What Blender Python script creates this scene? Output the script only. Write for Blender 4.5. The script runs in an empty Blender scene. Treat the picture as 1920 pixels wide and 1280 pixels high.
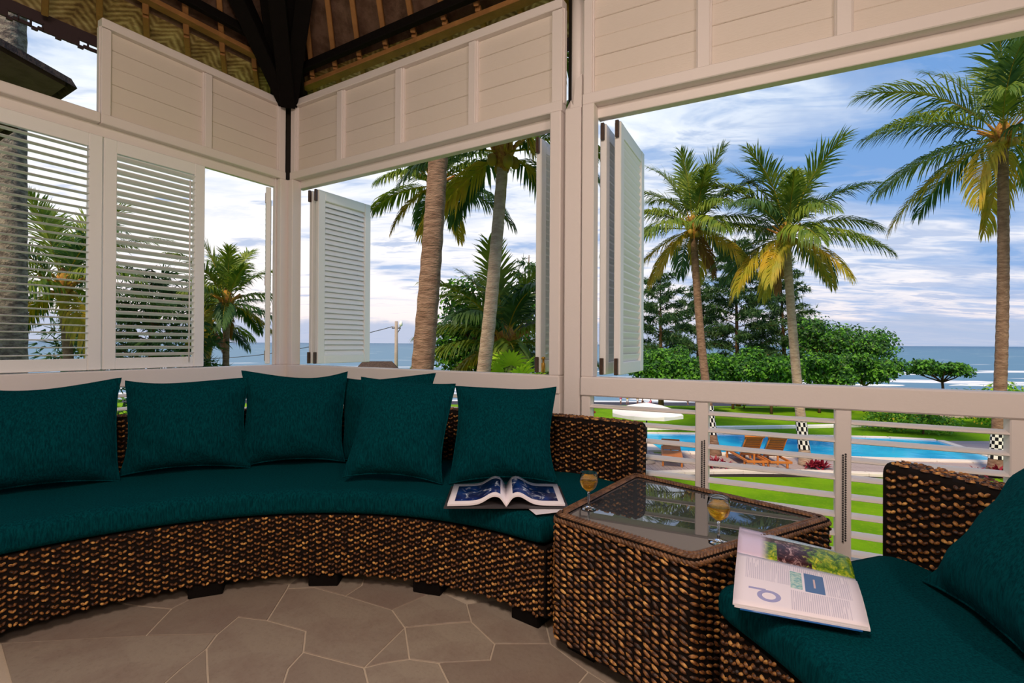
import bpy, math, random
import numpy as np
from mathutils import Matrix, Vector

random.seed(7)
rng = np.random.default_rng(7)
sc = bpy.context.scene
COL = sc.collection
PI = math.pi

# ------------------------------------------------------------------ camera, sky, sun, lamp, exposure
FPX = 954.5
EYE = Vector((0, 0, 1.0))
rho, pit = 0.00545, 0.00372
Fv = Vector((0, math.cos(pit), math.sin(pit)))
U0 = Vector((0, -math.sin(pit), math.cos(pit)))
R0 = Vector((1, 0, 0))
Rv = R0 * math.cos(rho) + U0 * math.sin(rho)
Uv = U0 * math.cos(rho) - R0 * math.sin(rho)
cam_d = bpy.data.cameras.new('camera')
cam_d.sensor_fit = 'HORIZONTAL'
cam_d.sensor_width = 36.0
cam_d.lens = FPX / 1920 * 36.0
cam_d.clip_start, cam_d.clip_end = 0.05, 30000
cam = bpy.data.objects.new('camera', cam_d)
COL.objects.link(cam)
cam.matrix_world = Matrix(((Rv.x, Uv.x, -Fv.x, EYE.x), (Rv.y, Uv.y, -Fv.y, EYE.y), (Rv.z, Uv.z, -Fv.z, EYE.z), (0, 0, 0, 1)))
sc.camera = cam

sc.view_settings.view_transform = 'Standard'
sc.view_settings.look = 'None'
sc.view_settings.exposure = 0.0
sc.view_settings.gamma = 1.0
sc.view_settings.use_curve_mapping = False


class NT:
    """small node-tree writer"""
    def __init__(self, tree):
        self.t = tree
        self.n = tree.nodes
        self.n.clear()

    def add(self, kind, **kw):
        n = self.n.new(kind)
        for k, v in kw.items():
            if k.startswith('i_'):
                key = k[2:]
                key = int(key) if key.isdigit() else key.replace('_', ' ')
                self.put(n, key, v)
            else:
                setattr(n, k, v)
        return n

    def put(self, n, key, v):
        s = n.inputs[key]
        if isinstance(v, bpy.types.NodeSocket):
            self.t.links.new(v, s)
        elif isinstance(v, bpy.types.Node):
            self.t.links.new(v.outputs[0], s)
        else:
            if isinstance(v, tuple) and s.type == 'RGBA' and len(v) == 3:
                v = v + (1.0,)
            s.default_value = v

    def m(self, op, a, b=0.0, c=0.0, clamp=False):
        n = self.n.new('ShaderNodeMath')
        n.operation = op
        n.use_clamp = clamp
        for i, v in enumerate((a, b, c)):
            self.put(n, i, v)
        return n.outputs[0]

    def mix(self, f, a, b, mode='MIX'):
        n = self.n.new('ShaderNodeMix')
        n.data_type = 'RGBA'
        n.blend_type = mode
        self.put(n, 0, f)
        self.put(n, 6, a)
        self.put(n, 7, b)
        return n.outputs[2]

    def ramp(self, f, stops):
        n = self.n.new('ShaderNodeValToRGB')
        self.put(n, 0, f)
        el = n.color_ramp.elements
        while len(el) < len(stops):
            el.new(0.5)
        for e, (p, c) in zip(el, stops):
            e.position = p
            e.color = c if len(c) == 4 else tuple(c) + (1,)
        return n.outputs[0]

    def step(self, x, a, b):
        n = self.n.new('ShaderNodeMapRange')
        n.interpolation_type = 'SMOOTHSTEP'
        self.put(n, 0, x)
        self.put(n, 1, a)
        self.put(n, 2, b)
        return n.outputs[0]

    def noise(self, vec, scale, detail=4.0, rough=0.55, dist=0.0):
        n = self.add('ShaderNodeTexNoise')
        if vec is not None:
            self.put(n, 'Vector', vec)
        n.inputs['Scale'].default_value = scale
        n.inputs['Detail'].default_value = detail
        n.inputs['Roughness'].default_value = rough
        n.inputs['Distortion'].default_value = dist
        return n

    def vec(self, v, scale=(1, 1, 1), rot=(0, 0, 0), loc=(0, 0, 0)):
        n = self.add('ShaderNodeMapping')
        self.put(n, 'Vector', v)
        n.inputs['Scale'].default_value = scale
        n.inputs['Rotation'].default_value = rot
        n.inputs['Location'].default_value = loc
        return n.outputs[0]


# sky: layered dusk clouds on a blue dome, laid on a flat cloud deck so they streak towards the horizon
world = bpy.data.worlds.new('dusk_sky')
sc.world = world
world.use_nodes = True
w = NT(world.node_tree)
tc = w.add('ShaderNodeTexCoord')
sep = w.add('ShaderNodeSeparateXYZ', i_0=tc.outputs['Generated'])
X, Y, Z = sep.outputs
zz = w.m('ADD', w.m('MAXIMUM', Z, 0.0), 0.10)
cx = w.m('DIVIDE', X, zz)
cy = w.m('DIVIDE', Y, zz)
cv = w.add('ShaderNodeCombineXYZ', i_0=cx, i_1=cy)
n1 = w.noise(w.vec(cv.outputs[0], (0.55, 1.0, 1), (0, 0, 0.35), (1.7, 0.4, 0)), 1.35, 6, 0.55, 0.4)
n2 = w.noise(w.vec(cv.outputs[0], (0.5, 1.15, 1), (0, 0, -0.2), (4.1, 2.2, 0)), 3.2, 5, 0.6, 0.5)
cl = w.m('ADD', w.m('MULTIPLY', n1.outputs[0], 0.58), w.m('MULTIPLY', n2.outputs[0], 0.42))
glow = w.m('ADD', w.m('MULTIPLY', X, -0.60), w.m('MULTIPLY', Y, 0.62))      # the brighter, hazier west
glow = w.m('MAXIMUM', glow, 0.06)
cl = w.m('ADD', cl, w.m('MULTIPLY', w.m('SUBTRACT', glow, 0.28), 0.21))
lowb = w.m('SUBTRACT', 1.0, w.step(Z, 0.05, 0.36))
cl = w.m('ADD', cl, w.m('MULTIPLY', lowb, 0.06))
blue = w.ramp(Z, [(0.0, (0.34, 0.47, 0.72)), (0.22, (0.18, 0.36, 0.70)), (0.6, (0.12, 0.28, 0.60)), (1.0, (0.07, 0.19, 0.5))])
cloud = w.ramp(cl, [(0.40, (0.02, 0.02, 0.02)), (0.49, (0.28, 0.28, 0.28)), (0.55, (0.74, 0.74, 0.74)), (0.62, (1, 1, 1))])
white = w.ramp(Z, [(0.0, (0.93, 0.80, 0.78)), (0.12, (0.97, 0.93, 0.93)), (0.4, (0.90, 0.95, 1.0)), (1.0, (0.7, 0.8, 0.92))])
skyc = w.mix(cloud, blue, white)
under = w.m('MULTIPLY', w.step(w.m('SUBTRACT', n2.outputs[0], w.m('MULTIPLY', glow, 0.10)), 0.48, 0.60), 0.62)
skyc = w.mix(under, skyc, (0.24, 0.38, 0.66))
bank_n = w.noise(w.vec(tc.outputs['Generated'], (3, 3, 1)), 3.0, 4, 0.5)
bank = w.m('SUBTRACT', 1.0, w.step(w.m('SUBTRACT', Z, w.m('MULTIPLY', w.m('SUBTRACT', bank_n.outputs[0], 0.42), 0.05)), 0.026, 0.042))
skyc = w.mix(w.m('MULTIPLY', bank, 0.85), skyc, (0.42, 0.50, 0.68))
bg = w.add('ShaderNodeBackground', i_Color=skyc, i_Strength=1.12)
w.add('ShaderNodeOutputWorld', i_Surface=bg)

sun_d = bpy.data.lights.new('low_sun', 'SUN')
sun_d.energy = 4.4
sun_d.color = (1.0, 0.80, 0.52)
sun_d.angle = math.radians(9)
sun = bpy.data.objects.new('low_sun', sun_d)
COL.objects.link(sun)
sun.rotation_euler = Vector((0.32, 0.63, -0.80)).to_track_quat('-Z', 'Y').to_euler()

# warm wall lamp behind the camera, plus unseen fills added for brightness
def lamp(name, loc, target, size, energy, color):
    d = bpy.data.lights.new(name, 'AREA')
    d.shape = 'DISK'
    d.size = size
    d.energy = energy
    d.color = color
    o = bpy.data.objects.new(name, d)
    COL.objects.link(o)
    o.location = loc
    o.rotation_euler = (Vector(target) - Vector(loc)).to_track_quat('-Z', 'Y').to_euler()
    return o


lamp('overhead_fill', (-0.45, -0.25, 2.85), (-0.6, 1.3, 0.0), 0.5, 38, (1.0, 0.82, 0.73))  # unseen fill light, added to brighten the floor and left wall
lamp('wall_lamp', (1.25, -1.15, 2.30), (-0.5, 2.6, 1.2), 0.45, 42, (1.0, 0.79, 0.675))


gl = bpy.data.lights.new('ceiling_fill', 'POINT')  # unseen point fill, added to lift the dim ceiling matting
gl.energy = 30
gl.color = (1.0, 0.80, 0.60)
gl.shadow_soft_size = 0.15
glo = bpy.data.objects.new('ceiling_fill', gl)
COL.objects.link(glo)
glo.location = (-0.35, -0.15, 2.35)


# ------------------------------------------------------------------ helpers
def at(u, v, y):
    """point that the photograph shows at pixel (u, v), at depth y"""
    d = Fv + Rv * ((u - 960) / FPX) + Uv * ((640 - v) / FPX)
    return EYE + d * (y / d.y)


def tag(o, label=None, cat=None, group=None, kind=None):
    if label: o['label'] = label
    if cat: o['category'] = cat
    if group: o['group'] = group
    if kind: o['kind'] = kind
    return o


def link(name, data, parent=None, loc=(0, 0, 0), rot=(0, 0, 0), scale=None):
    o = bpy.data.objects.new(name, data)
    COL.objects.link(o)
    o.location = loc
    o.rotation_euler = rot
    if scale: o.scale = scale
    if parent is not None: o.parent = parent
    return o


def empty(name, loc=(0, 0, 0), rz=0.0, label=None, cat=None, group=None):
    o = bpy.data.objects.new(name, None)
    COL.objects.link(o)
    o.empty_display_size = 0.1
    o.location = loc
    o.rotation_euler = (0, 0, rz)
    return tag(o, label, cat, group)


def copy_tree(o, parent=None):
    c = o.copy()
    COL.objects.link(c)
    if parent is not None: c.parent = parent
    for ch in list(o.children):
        copy_tree(ch, c)
    return c


class MB:
    def __init__(self):
        self.V, self.F, self.M, self.S = [], [], [], []
        self.n = 0

    def add(self, V, F, mat=0, smooth=False):
        V = [tuple(map(float, v)) for v in V]
        self.V += V
        self.F += [tuple(i + self.n for i in f) for f in F]
        self.M += [mat] * len(F)
        self.S += [smooth] * len(F)
        self.n += len(V)
        return self

    def box(self, c, s, bev=0.004, rot=None, mat=0):
        """bevelled box, centre c, full size s"""
        hx, hy, hz = [x / 2 for x in s]
        b = min(bev, hx * 0.45, hy * 0.45, hz * 0.45)
        V, idx = [], {}
        for sx in (-1, 1):
            for sy in (-1, 1):
                for sz in (-1, 1):
                    for ax in range(3):
                        p = [sx * (hx - b), sy * (hy - b), sz * (hz - b)]
                        p[ax] = (sx * hx, sy * hy, sz * hz)[ax]
                        idx[sx, sy, sz, ax] = len(V)
                        V.append(p)
        F = []
        def q(k): return [idx[x] for x in k]
        for ax in range(3):
            for s_ in (-1, 1):
                o = [(a, b_) for a, b_ in ((-1, -1), (1, -1), (1, 1), (-1, 1))]
                f = []
                for a, b_ in o:
                    k = [0, 0, 0]
                    k[ax] = s_
                    k[(ax + 1) % 3] = a
                    k[(ax + 2) % 3] = b_
                    f.append(idx[k[0], k[1], k[2], ax])
                F.append(f if s_ > 0 else f[::-1])
        for ax in range(3):
            a1, a2 = (ax + 1) % 3, (ax + 2) % 3
            for s1 in (-1, 1):
                for s2 in (-1, 1):
                    k0, k1 = [0, 0, 0], [0, 0, 0]
                    k0[ax], k1[ax] = -1, 1
                    k0[a1] = k1[a1] = s1
                    k0[a2] = k1[a2] = s2
                    f = [idx[(*k0, a1)], idx[(*k1, a1)], idx[(*k1, a2)], idx[(*k0, a2)]]
                    F.append(f if s1 * s2 < 0 else f[::-1])
        for sx in (-1, 1):
            for sy in (-1, 1):
                for sz in (-1, 1):
                    f = [idx[sx, sy, sz, 0], idx[sx, sy, sz, 1], idx[sx, sy, sz, 2]]
                    F.append(f if sx * sy * sz > 0 else f[::-1])
        if rot is not None:
            V = [rot @ Vector(v) for v in V]
        V = [(v[0] + c[0], v[1] + c[1], v[2] + c[2]) for v in V]
        return self.add(V, F, mat)

    def tube(self, P, R, n=8, mat=0, smooth=True, cap=True):
        P = [Vector(p) for p in P]
        if not hasattr(R, '__len__'): R = [R] * len(P)
        V, F = [], []
        ref = None
        for i, p in enumerate(P):
            t = (P[min(i + 1, len(P) - 1)] - P[max(i - 1, 0)]).normalized()
            if ref is None:
                ref = Vector((0, 0, 1)) if abs(t.z) < 0.9 else Vector((1, 0, 0))
            a = (ref - t * ref.dot(t)).normalized()
            ref = a
            b = t.cross(a)
            for k in range(n):
                an = 2 * PI * k / n
                V.append(p + (a * math.cos(an) + b * math.sin(an)) * R[i])
        for i in range(len(P) - 1):
            for k in range(n):
                k2 = (k + 1) % n
                F.append((i * n + k, i * n + k2, (i + 1) * n + k2, (i + 1) * n + k))
        if cap:
            F.append(tuple(range(n))[::-1])
            F.append(tuple((len(P) - 1) * n + k for k in range(n)))
        return self.add(V, F, mat, smooth)

    def lathe(self, prof, n=24, c=(0, 0, 0), mat=0, smooth=True):
        V, F = [], []
        for r, z in prof:
            for k in range(n):
                a = 2 * PI * k / n
                V.append((c[0] + r * math.cos(a), c[1] + r * math.sin(a), c[2] + z))
        for i in range(len(prof) - 1):
            for k in range(n):
                k2 = (k + 1) % n
                F.append((i * n + k, i * n + k2, (i + 1) * n + k2, (i + 1) * n + k))
        return self.add(V, F, mat, smooth)

    def prism(self, poly, z0, z1, mat=0, bev=0.0):
        """vertical prism of a plan polygon (counter-clockwise)"""
        n = len(poly)
        if bev > 0:
            c = Vector((sum(p[0] for p in poly) / n, sum(p[1] for p in poly) / n))
            ins = []
            for p in poly:
                d = c - Vector(p[:2])
                ins.append(Vector(p[:2]) + d.normalized() * bev)
            V = [(p[0], p[1], z0) for p in poly] + [(p[0], p[1], z1 - bev) for p in poly] + [(p.x, p.y, z1) for p in ins]
            F = [tuple(range(n))[::-1]]
            for L in (0, n):
                for k in range(n):
                    k2 = (k + 1) % n
                    F.append((L + k, L + k2, L + n + k2, L + n + k))
            F.append(tuple(2 * n + k for k in range(n)))
        else:
            V = [(p[0], p[1], z0) for p in poly] + [(p[0], p[1], z1) for p in poly]
            F = [tuple(range(n))[::-1], tuple(n + k for k in range(n))]
            for k in range(n):
                k2 = (k + 1) % n
                F.append((k, k2, n + k2, n + k))
        return self.add(V, F, mat)

    def mesh(self, name, mats):
        me = bpy.data.meshes.new(name)
        me.from_pydata(self.V, [], self.F)
        for m_ in (mats if isinstance(mats, (list, tuple)) else [mats]):
            me.materials.append(m_)
        me.polygons.foreach_set('material_index', self.M)
        me.polygons.foreach_set('use_smooth', self.S)
        me.update()
        return me

    def build(self, name, mats, parent=None, loc=(0, 0, 0), rot=(0, 0, 0)):
        return link(name, self.mesh(name, mats), parent, loc, rot)


def fast_mesh(name, V, faces, mats, mi=None, smooth=True):
    """V (N,3), faces: list of (k, array of shape (M,k))"""
    me = bpy.data.meshes.new(name)
    V = np.asarray(V, dtype=np.float32)
    me.vertices.add(len(V))
    me.vertices.foreach_set('co', V.ravel())
    loops = np.concatenate([f.ravel() for f in faces])
    tot = np.concatenate([np.full(len(f), f.shape[1]) for f in faces])
    start = np.concatenate([[0], np.cumsum(tot)[:-1]])
    me.loops.add(len(loops))
    me.loops.foreach_set('vertex_index', loops.astype(np.int32))
    me.polygons.add(len(tot))
    me.polygons.foreach_set('loop_start', start.astype(np.int32))
    me.polygons.foreach_set('loop_total', tot.astype(np.int32))
    for m_ in (mats if isinstance(mats, (list, tuple)) else [mats]):
        me.materials.append(m_)
    if mi is not None:
        me.polygons.foreach_set('material_index', np.asarray(mi, dtype=np.int32))
    me.polygons.foreach_set('use_smooth', np.full(len(tot), smooth))
    me.update(calc_edges=True)
    return me


def lobes(C, T, N, L, Wd, H):
    """half rice-grain bumps: the strands of a weave"""
    C, T, N = np.asarray(C), np.asarray(T), np.asarray(N)
    T = T / np.linalg.norm(T, axis=1)[:, None]
    B = np.cross(N, T)
    ux = [(-1, 0, 0)]
    for x, s in ((-0.55, 0.85), (0.05, 1.0), (0.6, 0.8)):
        for k in range(4):
            a = PI * k / 3
            ux.append((x, math.cos(a) * s, math.sin(a) * s))
    ux.append((1, 0, 0))
    ux = np.array(ux)
    n = len(ux)
    V = (C[:, None, :] + T[:, None, :] * (ux[None, :, 0, None] * L) + B[:, None, :] * (ux[None, :, 1, None] * Wd)
         + N[:, None, :] * (ux[None, :, 2, None] * H))
    tri, quad = [], []
    for k in range(3):
        tri += [(0, 1 + k + 1, 1 + k), (13, 9 + k, 9 + k + 1)]
        for r in (1, 5):
            quad.append((r + k, r + k + 1, r + 4 + k + 1, r + 4 + k))
    off = (np.arange(len(C)) * n)[:, None, None]
    tri = (np.array(tri)[None] + off).reshape(-1, 3)
    quad = (np.array(quad)[None] + off).reshape(-1, 4)
    return V.reshape(-1, 3), [tri, quad]


# ------------------------------------------------------------------ materials
def mat(name, base, rough=0.6, spec=0.5, bump=None, var=None, metallic=0.0, fn=None, **kw):
    m_ = bpy.data.materials.new(name)
    m_.use_nodes = True
    t = NT(m_.node_tree)
    tc_ = t.add('ShaderNodeTexCoord')
    col = base
    co = tc_.outputs['Object']
    if var:                                   # (scale, amount, second colour[, stretch])
        vv = co if len(var) < 4 else t.vec(co, var[3])
        nz = t.noise(vv, var[0], 5, 0.6)
        col = t.mix(t.m('MULTIPLY', t.step(nz.outputs[0], 0.35, 0.65), var[1]), base, var[2])
    if fn:
        col = fn(t, tc_, col)
    p = t.add('ShaderNodeBsdfPrincipled')
    t.put(p, 'Base Color', col)
    t.put(p, 'Roughness', rough)
    t.put(p, 'Metallic', metallic)
    t.put(p, 'Specular IOR Level', spec)
    for k, v in kw.items():
        t.put(p, k.replace('_', ' '), v)
    if bump:                                  # (scale, strength, distance[, stretch])
        vv = co if len(bump) < 4 else t.vec(co, bump[3])
        nb = t.noise(vv, bump[0], 4, 0.6)
        b = t.add('ShaderNodeBump', i_Height=nb.outputs[0], i_Strength=bump[1], i_Distance=bump[2])
        t.put(p, 'Normal', b)
    t.add('ShaderNodeOutputMaterial', i_Surface=p)
    return m_


WHITE = mat('white_paint', (0.86, 0.79, 0.765), 0.42, 0.4, bump=(60, 0.08, 0.01), var=(3, 0.25, (0.82, 0.77, 0.72)))
SHUTTERWHITE = mat('shutter_white_paint', (0.92, 0.915, 0.90), 0.38, 0.45, bump=(60, 0.08, 0.01))
BOARD = mat('painted_board', (0.80, 0.72, 0.645), 0.45, 0.35, bump=(30, 0.15, 0.01, (1, 1, 6)), var=(2.2, 0.3, (0.74, 0.655, 0.575)))
DARKGAP = mat('dark_timber', (0.018, 0.012, 0.009), 0.7, 0.2, bump=(30, 0.3, 0.02))
HINGE = mat('brown_hinge_metal', (0.075, 0.04, 0.025), 0.4, 0.5, var=(40, 0.5, (0.03, 0.018, 0.012)))
STEEL = mat('tarnished_steel', (0.30, 0.28, 0.26), 0.4, 0.5, metallic=0.8)
BRASS = mat('brass', (0.75, 0.42, 0.08), 0.3, 0.5, metallic=0.9)
RAFTER = mat('rafter_timber', (0.36, 0.17, 0.055), 0.55, 0.35, bump=(18, 0.3, 0.02, (1, 1, 0.2)), var=(9, 0.5, (0.20, 0.09, 0.03)))
BLACKWOOD = mat('black_timber', (0.005, 0.0035, 0.003), 0.75, 0.12, bump=(20, 0.3, 0.02))


def bamboo(t, tc_, col):
    s = t.add('ShaderNodeSeparateXYZ', i_0=tc_.outputs['Object'])
    zig = t.m('PINGPONG', s.outputs[0], 0.11)
    ph = t.m('ADD', t.m('ADD', s.outputs[1], t.m('MULTIPLY', t.noise(tc_.outputs['Object'], 9, 2, 0.5).outputs[0], 0.05)), zig)
    wv = t.m('SINE', t.m('MULTIPLY', ph, 2 * PI / 0.05))
    nz = t.noise(tc_.outputs['Object'], 14, 4, 0.6)
    big = t.noise(tc_.outputs['Object'], 5, 3, 0.5)
    f = t.m('ADD', t.m('MULTIPLY', wv, 0.09), t.m('ADD', t.m('MULTIPLY', nz.outputs[0], 0.55), t.m('MULTIPLY', big.outputs[0], 0.45)))
    return t.ramp(f, [(0.32, (0.17, 0.085, 0.04)), (0.5, (0.44, 0.27, 0.12)), (0.68, (0.76, 0.55, 0.30))])


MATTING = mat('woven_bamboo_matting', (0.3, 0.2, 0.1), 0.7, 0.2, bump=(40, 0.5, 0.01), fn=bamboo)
DARKMAT = mat('dark_matting', (0.10, 0.055, 0.035), 0.75, 0.15, bump=(40, 0.5, 0.01), var=(11, 0.8, (0.19, 0.115, 0.08)))  # darker matting tone, used on the inner roof slopes
THATCH = mat('grey_brown_thatch', (0.10, 0.07, 0.055), 0.9, 0.1, bump=(30, 0.9, 0.05, (1, 1, 0.15)), var=(14, 0.7, (0.035, 0.022, 0.026)))
SOFFIT = mat('dark_soffit_boards', (0.14, 0.075, 0.095), 0.8, 0.2, bump=(12, 0.4, 0.02), var=(6, 0.5, (0.06, 0.03, 0.035)))
CARVED = mat('carved_fascia_board', (0.055, 0.035, 0.04), 0.7, 0.2, bump=(20, 0.3, 0.01))


def stone_fn(t, tc_, col):
    oi = t.add('ShaderNodeObjectInfo')
    nz = t.noise(tc_.outputs['Object'], 4.5, 6, 0.65)
    n2_ = t.noise(tc_.outputs['Object'], 60, 3, 0.6)
    a = t.mix(oi.outputs['Random'], (0.300, 0.238, 0.190), (0.40, 0.335, 0.265))
    a = t.mix(t.m('MULTIPLY', t.step(nz.outputs[0], 0.4, 0.7), 0.55), a, (0.25, 0.175, 0.145))
    return t.mix(t.m('MULTIPLY', t.step(n2_.outputs[0], 0.5, 0.75), 0.22), a, (0.16, 0.11, 0.08))


STONE = mat('flagstone', (0.3, 0.2, 0.15), 0.55, 0.35, bump=(25, 0.25, 0.01), fn=stone_fn)
GROUT = mat('pale_grout', (0.60, 0.50, 0.39), 0.85, 0.1, bump=(80, 0.3, 0.01))


def teal_fn(t, tc_, col):
    n_ = t.noise(t.vec(tc_.outputs['Object'], (190, 190, 30)), 1.0, 4, 0.7)
    n2_ = t.noise(tc_.outputs['Object'], 6, 3, 0.5)
    c = t.mix(t.step(n_.outputs[0], 0.32, 0.68), (0.0004, 0.025, 0.033), (0.001, 0.070, 0.083))
    return t.mix(t.m('MULTIPLY', n2_.outputs[0], 0.3), c, (0.0004, 0.030, 0.044))


TEAL = mat('teal_chenille', (0, 0.1, 0.1), 0.9, 0.02, bump=(1.0, 0.5, 0.01, (190, 190, 30)), fn=teal_fn, Sheen_Weight=0.04, Sheen_Tint=(0.02, 0.6, 0.7, 1))
WICKER_CORE = mat('wicker_core', (0.006, 0.003, 0.002), 0.8, 0.2)


def wick_fn(t, tc_, col):
    n_ = t.noise(tc_.outputs['Object'], 48, 2, 0.5)
    return t.ramp(n_.outputs[0], [(0.32, (0.020, 0.007, 0.003)), (0.46, (0.11, 0.038, 0.010)), (0.57, (0.36, 0.145, 0.032)), (0.68, (0.75, 0.40, 0.11))])


WICKER = mat('water_hyacinth_strand', (0.2, 0.1, 0.04), 0.42, 0.5, bump=(220, 0.4, 0.004), fn=wick_fn)
ROPE = mat('rope_edge_strand', (0.24, 0.115, 0.05), 0.4, 0.5, bump=(200, 0.4, 0.004), var=(35, 0.8, (0.07, 0.03, 0.013)))


def glassmat(name, color, rough=0.0, ior=1.45, weight=1.0):
    return mat(name, color, rough, 0.5, Transmission_Weight=weight, IOR=ior)


CLEAR = glassmat('clear_drinking_glass', (1, 1, 1))
WINE = glassmat('amber_wine', (1.0, 0.56, 0.035), 0.03, 1.33, 0.72)
TABLEGLASS = mat('smoked_table_glass', (0.055, 0.06, 0.065), 0.015, 0.5, IOR=2.5)
TABLEBED = mat('table_bed', (0.02, 0.015, 0.012), 0.6, 0.3)
PAPER = mat('white_paper', (0.92, 0.87, 0.91), 0.5, 0.3)
COVER = mat('book_cover', (0.05, 0.045, 0.05), 0.4, 0.5)
BLUECOVER = mat('blue_magazine_cover', (0.01, 0.12, 0.42), 0.35, 0.5)


def uvsep(t, tc_):
    s = t.add('ShaderNodeSeparateXYZ', i_0=tc_.outputs['UV'])
    return s.outputs[0], s.outputs[1]


def boxmask(t, u, v, u0, u1, v0, v1):
    a = t.m('MULTIPLY', t.m('GREATER_THAN', u, u0), t.m('LESS_THAN', u, u1))
    b = t.m('MULTIPLY', t.m('GREATER_THAN', v, v0), t.m('LESS_THAN', v, v1))
    return t.m('MULTIPLY', a, b)


def sea_photo(seed):
    def fn(t, tc_, col):
        u, v = uvsep(t, tc_)
        vv = t.vec(tc_.outputs['UV'], (2.6, 2.2, 1), (0, 0, 0.5), (seed, seed * 0.7, 0))
        n_ = t.noise(vv, 2.2, 6, 0.6, 1.2)
        n2_ = t.noise(vv, 1.1, 3, 0.5)
        deep = t.mix(t.step(n2_.outputs[0], 0.4, 0.65), (0.002, 0.007, 0.065), (0.008, 0.04, 0.22))
        ph = t.ramp(n_.outputs[0], [(0.54, (0, 0, 0)), (0.61, (0.22, 0.22, 0.22)), (0.66, (1, 1, 1))])
        c = t.mix(ph, deep, (0.7, 0.78, 0.9))
        return t.mix(boxmask(t, u, v, 0.11, 0.90, 0.13, 0.86), (0.92, 0.87, 0.92), c)
    return fn


PHOTO_L = mat('printed_sea_photo', PAPER.diffuse_color[:3], 0.3, 0.4, fn=sea_photo(1.3))
PHOTO_R = mat('printed_wave_photo', PAPER.diffuse_color[:3], 0.3, 0.4, fn=sea_photo(4.9))


def jungle_photo(t, tc_, col):
    u, v = uvsep(t, tc_)
    n_ = t.noise(t.vec(tc_.outputs['UV'], (7, 4, 1), (0, 0, 0.6)), 1.6, 6, 0.7, 1.5)
    n2_ = t.noise(t.vec(tc_.outputs['UV'], (18, 9, 1)), 1.0, 5, 0.7, 0.8)
    sky_ = t.mix(u, (0.72, 0.62, 0.82), (0.70, 0.90, 0.96))
    rock = t.ramp(n_.outputs[0], [(0.38, (0.02, 0.008, 0.012)), (0.52, (0.07, 0.02, 0.025)), (0.60, (0.40, 0.24, 0.24)), (0.66, (0.9, 0.75, 0.78))])
    leaf = t.ramp(n2_.outputs[0], [(0.35, (0.015, 0.05, 0.01)), (0.5, (0.12, 0.26, 0.015)), (0.68, (0.62, 0.62, 0.03))])
    body = t.mix(t.step(t.m('ADD', u, t.m('MULTIPLY', t.m('SUBTRACT', n_.outputs[0], 0.5), 0.9)), 0.60, 0.70), rock, leaf)
    body = t.mix(t.m('MULTIPLY', t.m('LESS_THAN', u, 0.36), t.m('LESS_THAN', v, 0.42)), body, leaf)
    edge = t.m('ADD', t.m('ADD', t.m('MULTIPLY', t.m('SUBTRACT', n2_.outputs[0], 0.5), 0.5), t.m('SUBTRACT', 0.78, t.m('MULTIPLY', t.m('ABSOLUTE', t.m('SUBTRACT', u, 0.5)), 0.42))), 0.0)
    c = t.mix(t.step(t.m('SUBTRACT', edge, v), -0.03, 0.06), sky_, body)
    mist = t.mix(t.step(n2_.outputs[0], 0.42, 0.6), (0.85, 0.9, 0.95), (0.35, 0.62, 0.72))
    c = t.mix(t.m('MULTIPLY', t.step(v, 0.62, 0.72), t.step(u, 0.25, 0.4)), c, mist)
    return t.mix(t.step(u, 0.30, 0.20), c, (0.74, 0.62, 0.80))


JUNGLE = mat('printed_landscape_photo', (0.5, 0.5, 0.5), 0.3, 0.4, fn=jungle_photo)


def text_page(t, tc_, col):
    u, v = uvsep(t, tc_)
    page = (0.95, 0.87, 0.95)
    # columns of small print run across the page
    stripe = t.m('GREATER_THAN', t.m('FRACT', t.m('MULTIPLY', u, 62.0)), 0.5)
    jag = t.noise(t.vec(tc_.outputs['UV'], (62, 3, 1)), 1.0, 1, 0.5)
    body = t.m('MAXIMUM', boxmask(t, u, v, 0.09, 0.46, 0.46, 0.93), boxmask(t, u, v, 0.46, 0.90, 0.06, 0.38))
    body = t.m('MAXIMUM', body, boxmask(t, u, v, 0.74, 0.93, 0.40, 0.86))
    body = t.m('MAXIMUM', body, boxmask(t, u, v, 0.46, 0.93, 0.82, 0.95))
    words = t.m('GREATER_THAN', jag.outputs[0], 0.36)
    c = t.mix(t.m('MULTIPLY', t.m('MULTIPLY', stripe, t.m('MULTIPLY', body, words)), 0.42), page, (0.30, 0.26, 0.42))
    # drop letter: a ring with a tail
    dx, dy = t.m('MULTIPLY', t.m('SUBTRACT', u, 0.285), 1.0), t.m('MULTIPLY', t.m('SUBTRACT', v, 0.20), 1.05)
    r = t.m('SQRT', t.m('ADD', t.m('MULTIPLY', dx, dx), t.m('MULTIPLY', dy, dy)))
    ring = t.m('MULTIPLY', t.m('GREATER_THAN', r, 0.055), t.m('LESS_THAN', r, 0.095))
    ring = t.m('MAXIMUM', ring, boxmask(t, u, v, 0.12, 0.26, 0.275, 0.305))
    c = t.mix(ring, c, (0.38, 0.38, 0.66))
    n_ = t.noise(t.vec(tc_.outputs['UV'], (30, 30, 1)), 1.0, 4, 0.6)
    pic1 = t.mix(t.step(n_.outputs[0], 0.4, 0.6), (0.22, 0.50, 0.52), (0.62, 0.78, 0.70))
    c = t.mix(boxmask(t, u, v, 0.46, 0.555, 0.42, 0.80), c, pic1)
    pic2 = t.mix(boxmask(t, u, v, 0.645, 0.66, 0.50, 0.70), (0.10, 0.20, 0.42), (0.75, 0.55, 0.55))
    return t.mix(boxmask(t, u, v, 0.575, 0.73, 0.40, 0.82), c, pic2)


TEXTPAGE = mat('printed_text_page', (0.85, 0.8, 0.85), 0.45, 0.3, fn=text_page)


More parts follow.
